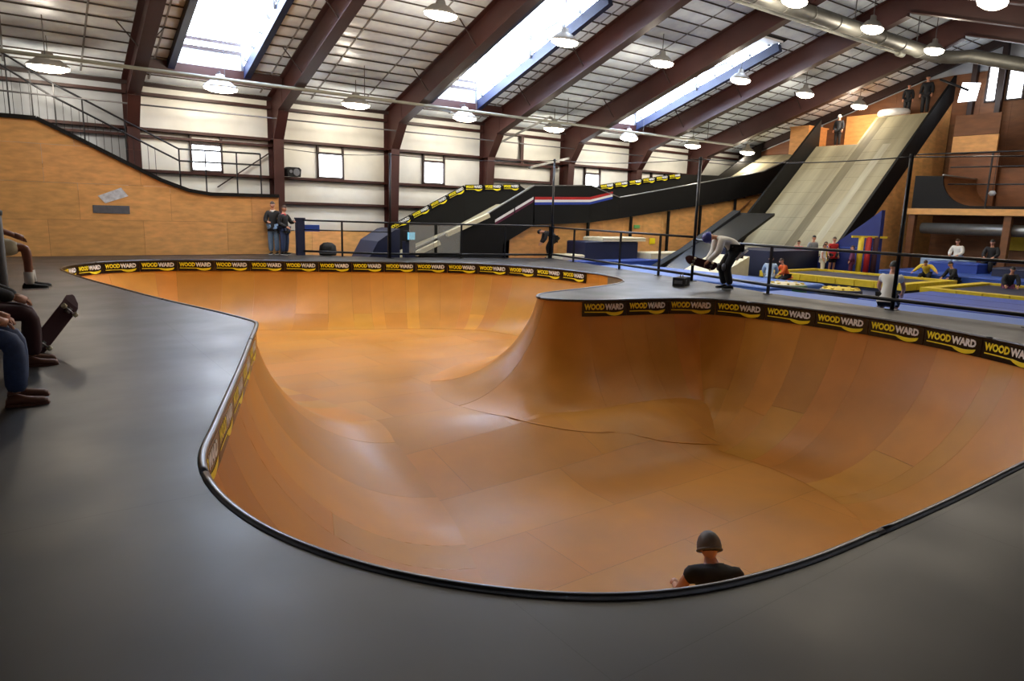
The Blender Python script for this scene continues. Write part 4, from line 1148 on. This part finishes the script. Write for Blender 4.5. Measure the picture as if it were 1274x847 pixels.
        ff = [(j*n+i,j*n+(i+1)%n,(j+1)*n+(i+1)%n,(j+1)*n+i) for j in range(len(secs)-1) for i in range(n)]+[list(range(n)),list(range((len(secs)-1)*n,len(secs)*n))[::-1]]
        m.add(vv,ff,0,True); so = m.build('shoe',shoes,r)
        m = MB(); vs = []
        ring = [(-.078,0)]+[(u,1) for u in ()]
        outl = [(-.08,-.03),(-.08,.03),(0,.046),(.1,.052),(.17,.049),(.2,.036),(.208,.0),(.2,-.036),(.17,-.049),(.1,-.052),(0,-.046)]
        vs = [a+d*p*k+lt*q*k+dn*zz*k for zz in (.074,.09) for p,q in outl]; no = len(outl)
        m.add(vs,[list(range(no))[::-1],list(range(no,2*no))]+[(i,(i+1)%no,no+(i+1)%no,no+i) for i in range(no)]); m.build('sole','white' if shoes != 'brown_shoe' else 'brown_shoe',so)
        if socks:
            m = MB(); m.tube([a+dn*.02*k,a.lerp(kn,.3)],[.05*k,.056*k],n=12); m.build('sock',socks,r)
        if pads:
            m = MB(); q = kn+(d*.07*k); m.add([q+Vector((p.x*.07,p.y*.045,p.z*.09))*k for p in V],F,0,True); m.build('knee_pad',pads,r)
    return r
def skateboard(label, loc, mtx, group=None):
    r = thing('skateboard',label,'skateboard'); r.matrix_world = Matrix.Translation(loc) @ mtx
    m = MB(); n = 16; v = []
    for i in range(n+1):
        u = -1+2*i/n; x = u*.4; w = .1*math.sqrt(max(0.02,1-max(0,abs(u)-.72)**2/.0784)); z = max(0,abs(u)-.66)**1.3*.28
        v += [(x,-w,z),(x,w,z),(x,w,z+.011),(x,-w,z+.011)]
    f = [(i*4+j,i*4+(j+1)%4,i*4+4+(j+1)%4,i*4+4+j) for i in range(n) for j in range(4)]+[(0,1,2,3),(4*n+3,4*n+2,4*n+1,4*n)]
    m.add(v,f); m.build('deck_plate','maroon_cloth',r)
    m = MB(); m.add([(p[0],p[1]*.98,p[2]+.0125) for p in v if True][2::4]+[(p[0],p[1]*.98,p[2]+.0015) for p in v][3::4],[(i,i+1,n+1+i+1,n+1+i) for i in range(n)]); m.build('grip_tape','black',r)
    for x in (-.22,.22):
        t = MB(); t.box((x-.03,-.02,-.035),(x+.03,.02,0)); t.tube([(x,-.085,-.035),(x,.085,-.035)],.008,n=8); tr = t.build('truck','galv',r)
        for y in (-.085,.085):
            w = MB(); w.tube([(x,y-.018,-.035),(x,y-.014,-.035),(x,y+.014,-.035),(x,y+.018,-.035)],[.02,.027,.027,.02],n=14); w.build('wheel','cream',tr)
    return r
def rotm(ex,ey,ez):
    from mathutils import Euler
    return Euler((ex,ey,ez)).to_matrix().to_4x4()
def people():
    D = math.radians
    # couple at the far corner
    person('person in a dark jacket and pale jeans standing at the plywood ramp end',(7.12,23.66,0),D(150),1.74,dict(STAND,rw=(.1,.3,1.1),re=(.24,.1,1.12)),'darkcloth','jeans_light',collar='white_cloth')
    person('person in a black jacket and blue jeans leaning towards the gate post',(7.4,23.42,0),D(215),1.62,dict(STAND,lw=(-.1,.36,1.2),le=(-.26,.12,1.16),rw=(.2,.3,1.0)),'darkcloth','jeans',collar='pink_cloth')
    # skater bending over
    person('skater in a white shirt and blue helmet bending over a board on the deck',(13.46,10.05,0),D(58),1.78,dict(BEND,lw=(-.1,.5,.62),rw=(.12,.46,.6)),'white_cloth','darkcloth',helmet='helmet_blue',look=(0,.6,-.8),pads='greypost',hair='hair_black')
    skateboard('skateboard held in the hands of the bent-over skater',(12.93,10.36,.58),rotm(D(70),D(-14),D(150)))
    r = thing('gear_bag','dark boxy gear bag on the deck near the bent-over skater','bag',(12.95,10.95,0),.4)
    m = MB(); m.box((-.24,-.14,0),(.24,.14,.2)); m.build('bag_body','darkcloth',r)
    m = MB(); m.tube([(-.1,0,.19),(-.09,0,.27),(.09,0,.27),(.1,0,.19)],.012,n=6); m.build('handle','greypost',r)
    m = MB(); m.box((-.245,-.1,.06),(-.235,.1,.14)); m.box((-.15,-.145,.05),(-.02,-.139,.15)); m.build('pocket','greypost',r)
    # rider in the bowl
    person('rider crouching in the bowl in a dark top and dark helmet',(4.62,3.3,-2.135),D(-35),1.72,dict({n:(p[0],p[1],p[2]-(.15 if n not in ('lk','rk','la','ra') else 0)) for n,p in CROUCH.items()},le=(-.3,.05,.57),lw=(-.26,.3,.5),re=(.32,.0,.55),rw=(.36,.2,.42)),'darkcloth','darkcloth',helmet='greypost',sleeves=False,hair='hair_black')
    skateboard('skateboard under the rider in the bowl',(4.62,3.28,-2.146),rotm(0,D(-2),D(-35)))
    # seated people at the left edge
    person('seated person in blue jeans and brown shoes at the left edge of the photo',(-.52,6.62,0),D(-92),1.78,SIT,'darkcloth','jeans',shoes='brown_shoe')
    person('seated person in maroon trousers at the left edge of the photo',(-.38,8.12,0),D(-88),1.74,dict(SIT,lw=(-.12,.36,.66)),'darkcloth','maroon_cloth',shoes='brown_shoe')
    person('person in shorts with white socks sitting high at the left edge',(-.34,10.35,.5),D(-84),1.72,dict(SIT,la=(-.1,.5,.1),ra=(.13,.44,.1)),'grey_cloth','cream',skin='skin_tan',long=False,socks='white_cloth',shoes='black',sleeves=False)
    r = thing('bench','low wooden bench under the two seated people at the left edge','bench',(-.62,7.3,0))
    m = MB(); m.box((-.25,-1.6,.37),(.2,1.8,.42)); m.build('seat','ply_dark',r)
    for y in (-1.3,1.5):
        for x in (-.2,.15): m = MB(); m.box((x-.03,y-.03,0),(x+.03,y+.03,.37)); m.build('leg','ply_dark',r)
    r = thing('tall_box','tall plywood box under the person in shorts','box',(-.62,10.35,0))
    m = MB(); m.box((-.4,-.5,0),(.24,.5,.90)); m.build('box_body','ply_dark',r)
    m = MB(); m.box((-.42,-.52,.90),(.26,.52,.93)); m.build('lid','ply',r)
    r = thing('padded_post','grey padded post at the far left edge beside the person in shorts','post',(-.16,9.4,0))
    m = MB(); m.tube([(0,0,0),(0,0,1.42)],.07,n=12); m.build('pad','greypost',r); m = MB(); m.lathe([(.075,1.42),(.08,1.47),(.001,1.5)],n=12); m.build('cap','black',r)
    skateboard('skateboard leaning upright against the maroon trousers at the left',(.27,8.72,.27),rotm(D(-80),D(-48),D(25)))
    # kids in the gym
    G = 'children in the gym'
    z = GZ
    P = lambda lab,x,y,zz,rz,hh,pose,top,bot,**k: person(lab,(x,y,zz),D(rz),hh,pose,top,bot,group=G,**k)
    P('child in a pale grey top and black trousers standing at the slope foot',25.9,15.35,z,160,1.5,STAND,'grey_cloth','darkcloth',hair='hair_black')
    P('small child in white standing beside the pale grey top',24.9,14.3,-.44,200,1.22,STAND,'white_cloth','white_cloth',sleeves=False)
    P('child in a red shirt and dark shorts standing before the blue wall',26.0,14.55,z,150,1.48,STAND,'red_cloth','darkcloth',long=False,sleeves=False)
    P('child in yellow between the white and red shirts',25.4,14.55,z,190,1.3,STAND,'yellow_cloth','darkcloth',sleeves=False)
    P('child in a pink shirt at the left of the group by the slope',25.3,15.6,z,100,1.3,STAND,'pink_cloth','pink_cloth',sleeves=False)
    P('child in a pale blue shirt kneeling left of the yellow trampoline',19.6,13.0,z,-60,1.45,KNEEL,'lightblue_cloth','grey_cloth')
    P('child in orange kneeling behind the pale blue shirt',20.6,13.1,z,60,1.3,KNEEL,'orange_cloth','darkcloth')
    P('child in purple standing right of the red shirt',25.6,13.55,z,20,1.2,STAND,'purple_cloth','magenta_cloth')
    P('person in a white striped vest and dark shorts kneeling behind the right railing',14.55,6.85,-.22,-75,1.66,KNEEL,'white_cloth','darkcloth',long=False,sleeves=False,hair='hair_black')
    P('child in yellow crouching on the right trampoline mat',25.6,10.9,z,100,1.3,CROUCH,'yellow_cloth','darkcloth')
    P('child in black standing right of the crouching yellow child',25.55,10.0,z,60,1.35,KNEEL,'darkcloth','darkcloth',hair='hair_black')
    P('person in white sitting on a white mat under the platform',29.3,11.45,-.1,90,1.55,SIT,'white_cloth','lightblue_cloth')
    P('person in dark clothes sitting under the platform by the yellow banner',28.6,10.05,-.1,95,1.6,SIT,'darkcloth','darkcloth',hair='hair_black')
    P('child in dark clothes crouching at the right edge of the gym',24.3,7.95,z,120,1.4,KNEEL,'darkcloth','purple_cloth',hair='hair_black')
    P('person in black leaning over blue pads below the black ramp',16.9,20.9,-.1,70,1.55,dict(BEND),'darkcloth','darkcloth',hair='hair_black')
    P('person in black with a white cap at the top of the left slope lane',33.2,19.0,5.25,100,1.5,STAND,'darkcloth','darkcloth',cap='white_cloth',hair='hair_black')
    P('person in dark clothes, nearer the tube at the top of the slope',34.6,16.55,6.6,110,1.45,STAND,'darkcloth','darkcloth',hair='hair_black')
    P('taller person in dark clothes at the top right of the slope',34.6,15.75,6.6,100,1.72,STAND,'darkcloth','darkcloth',hair='hair_black')
people()
bpy.data.scenes.remove(TMP)
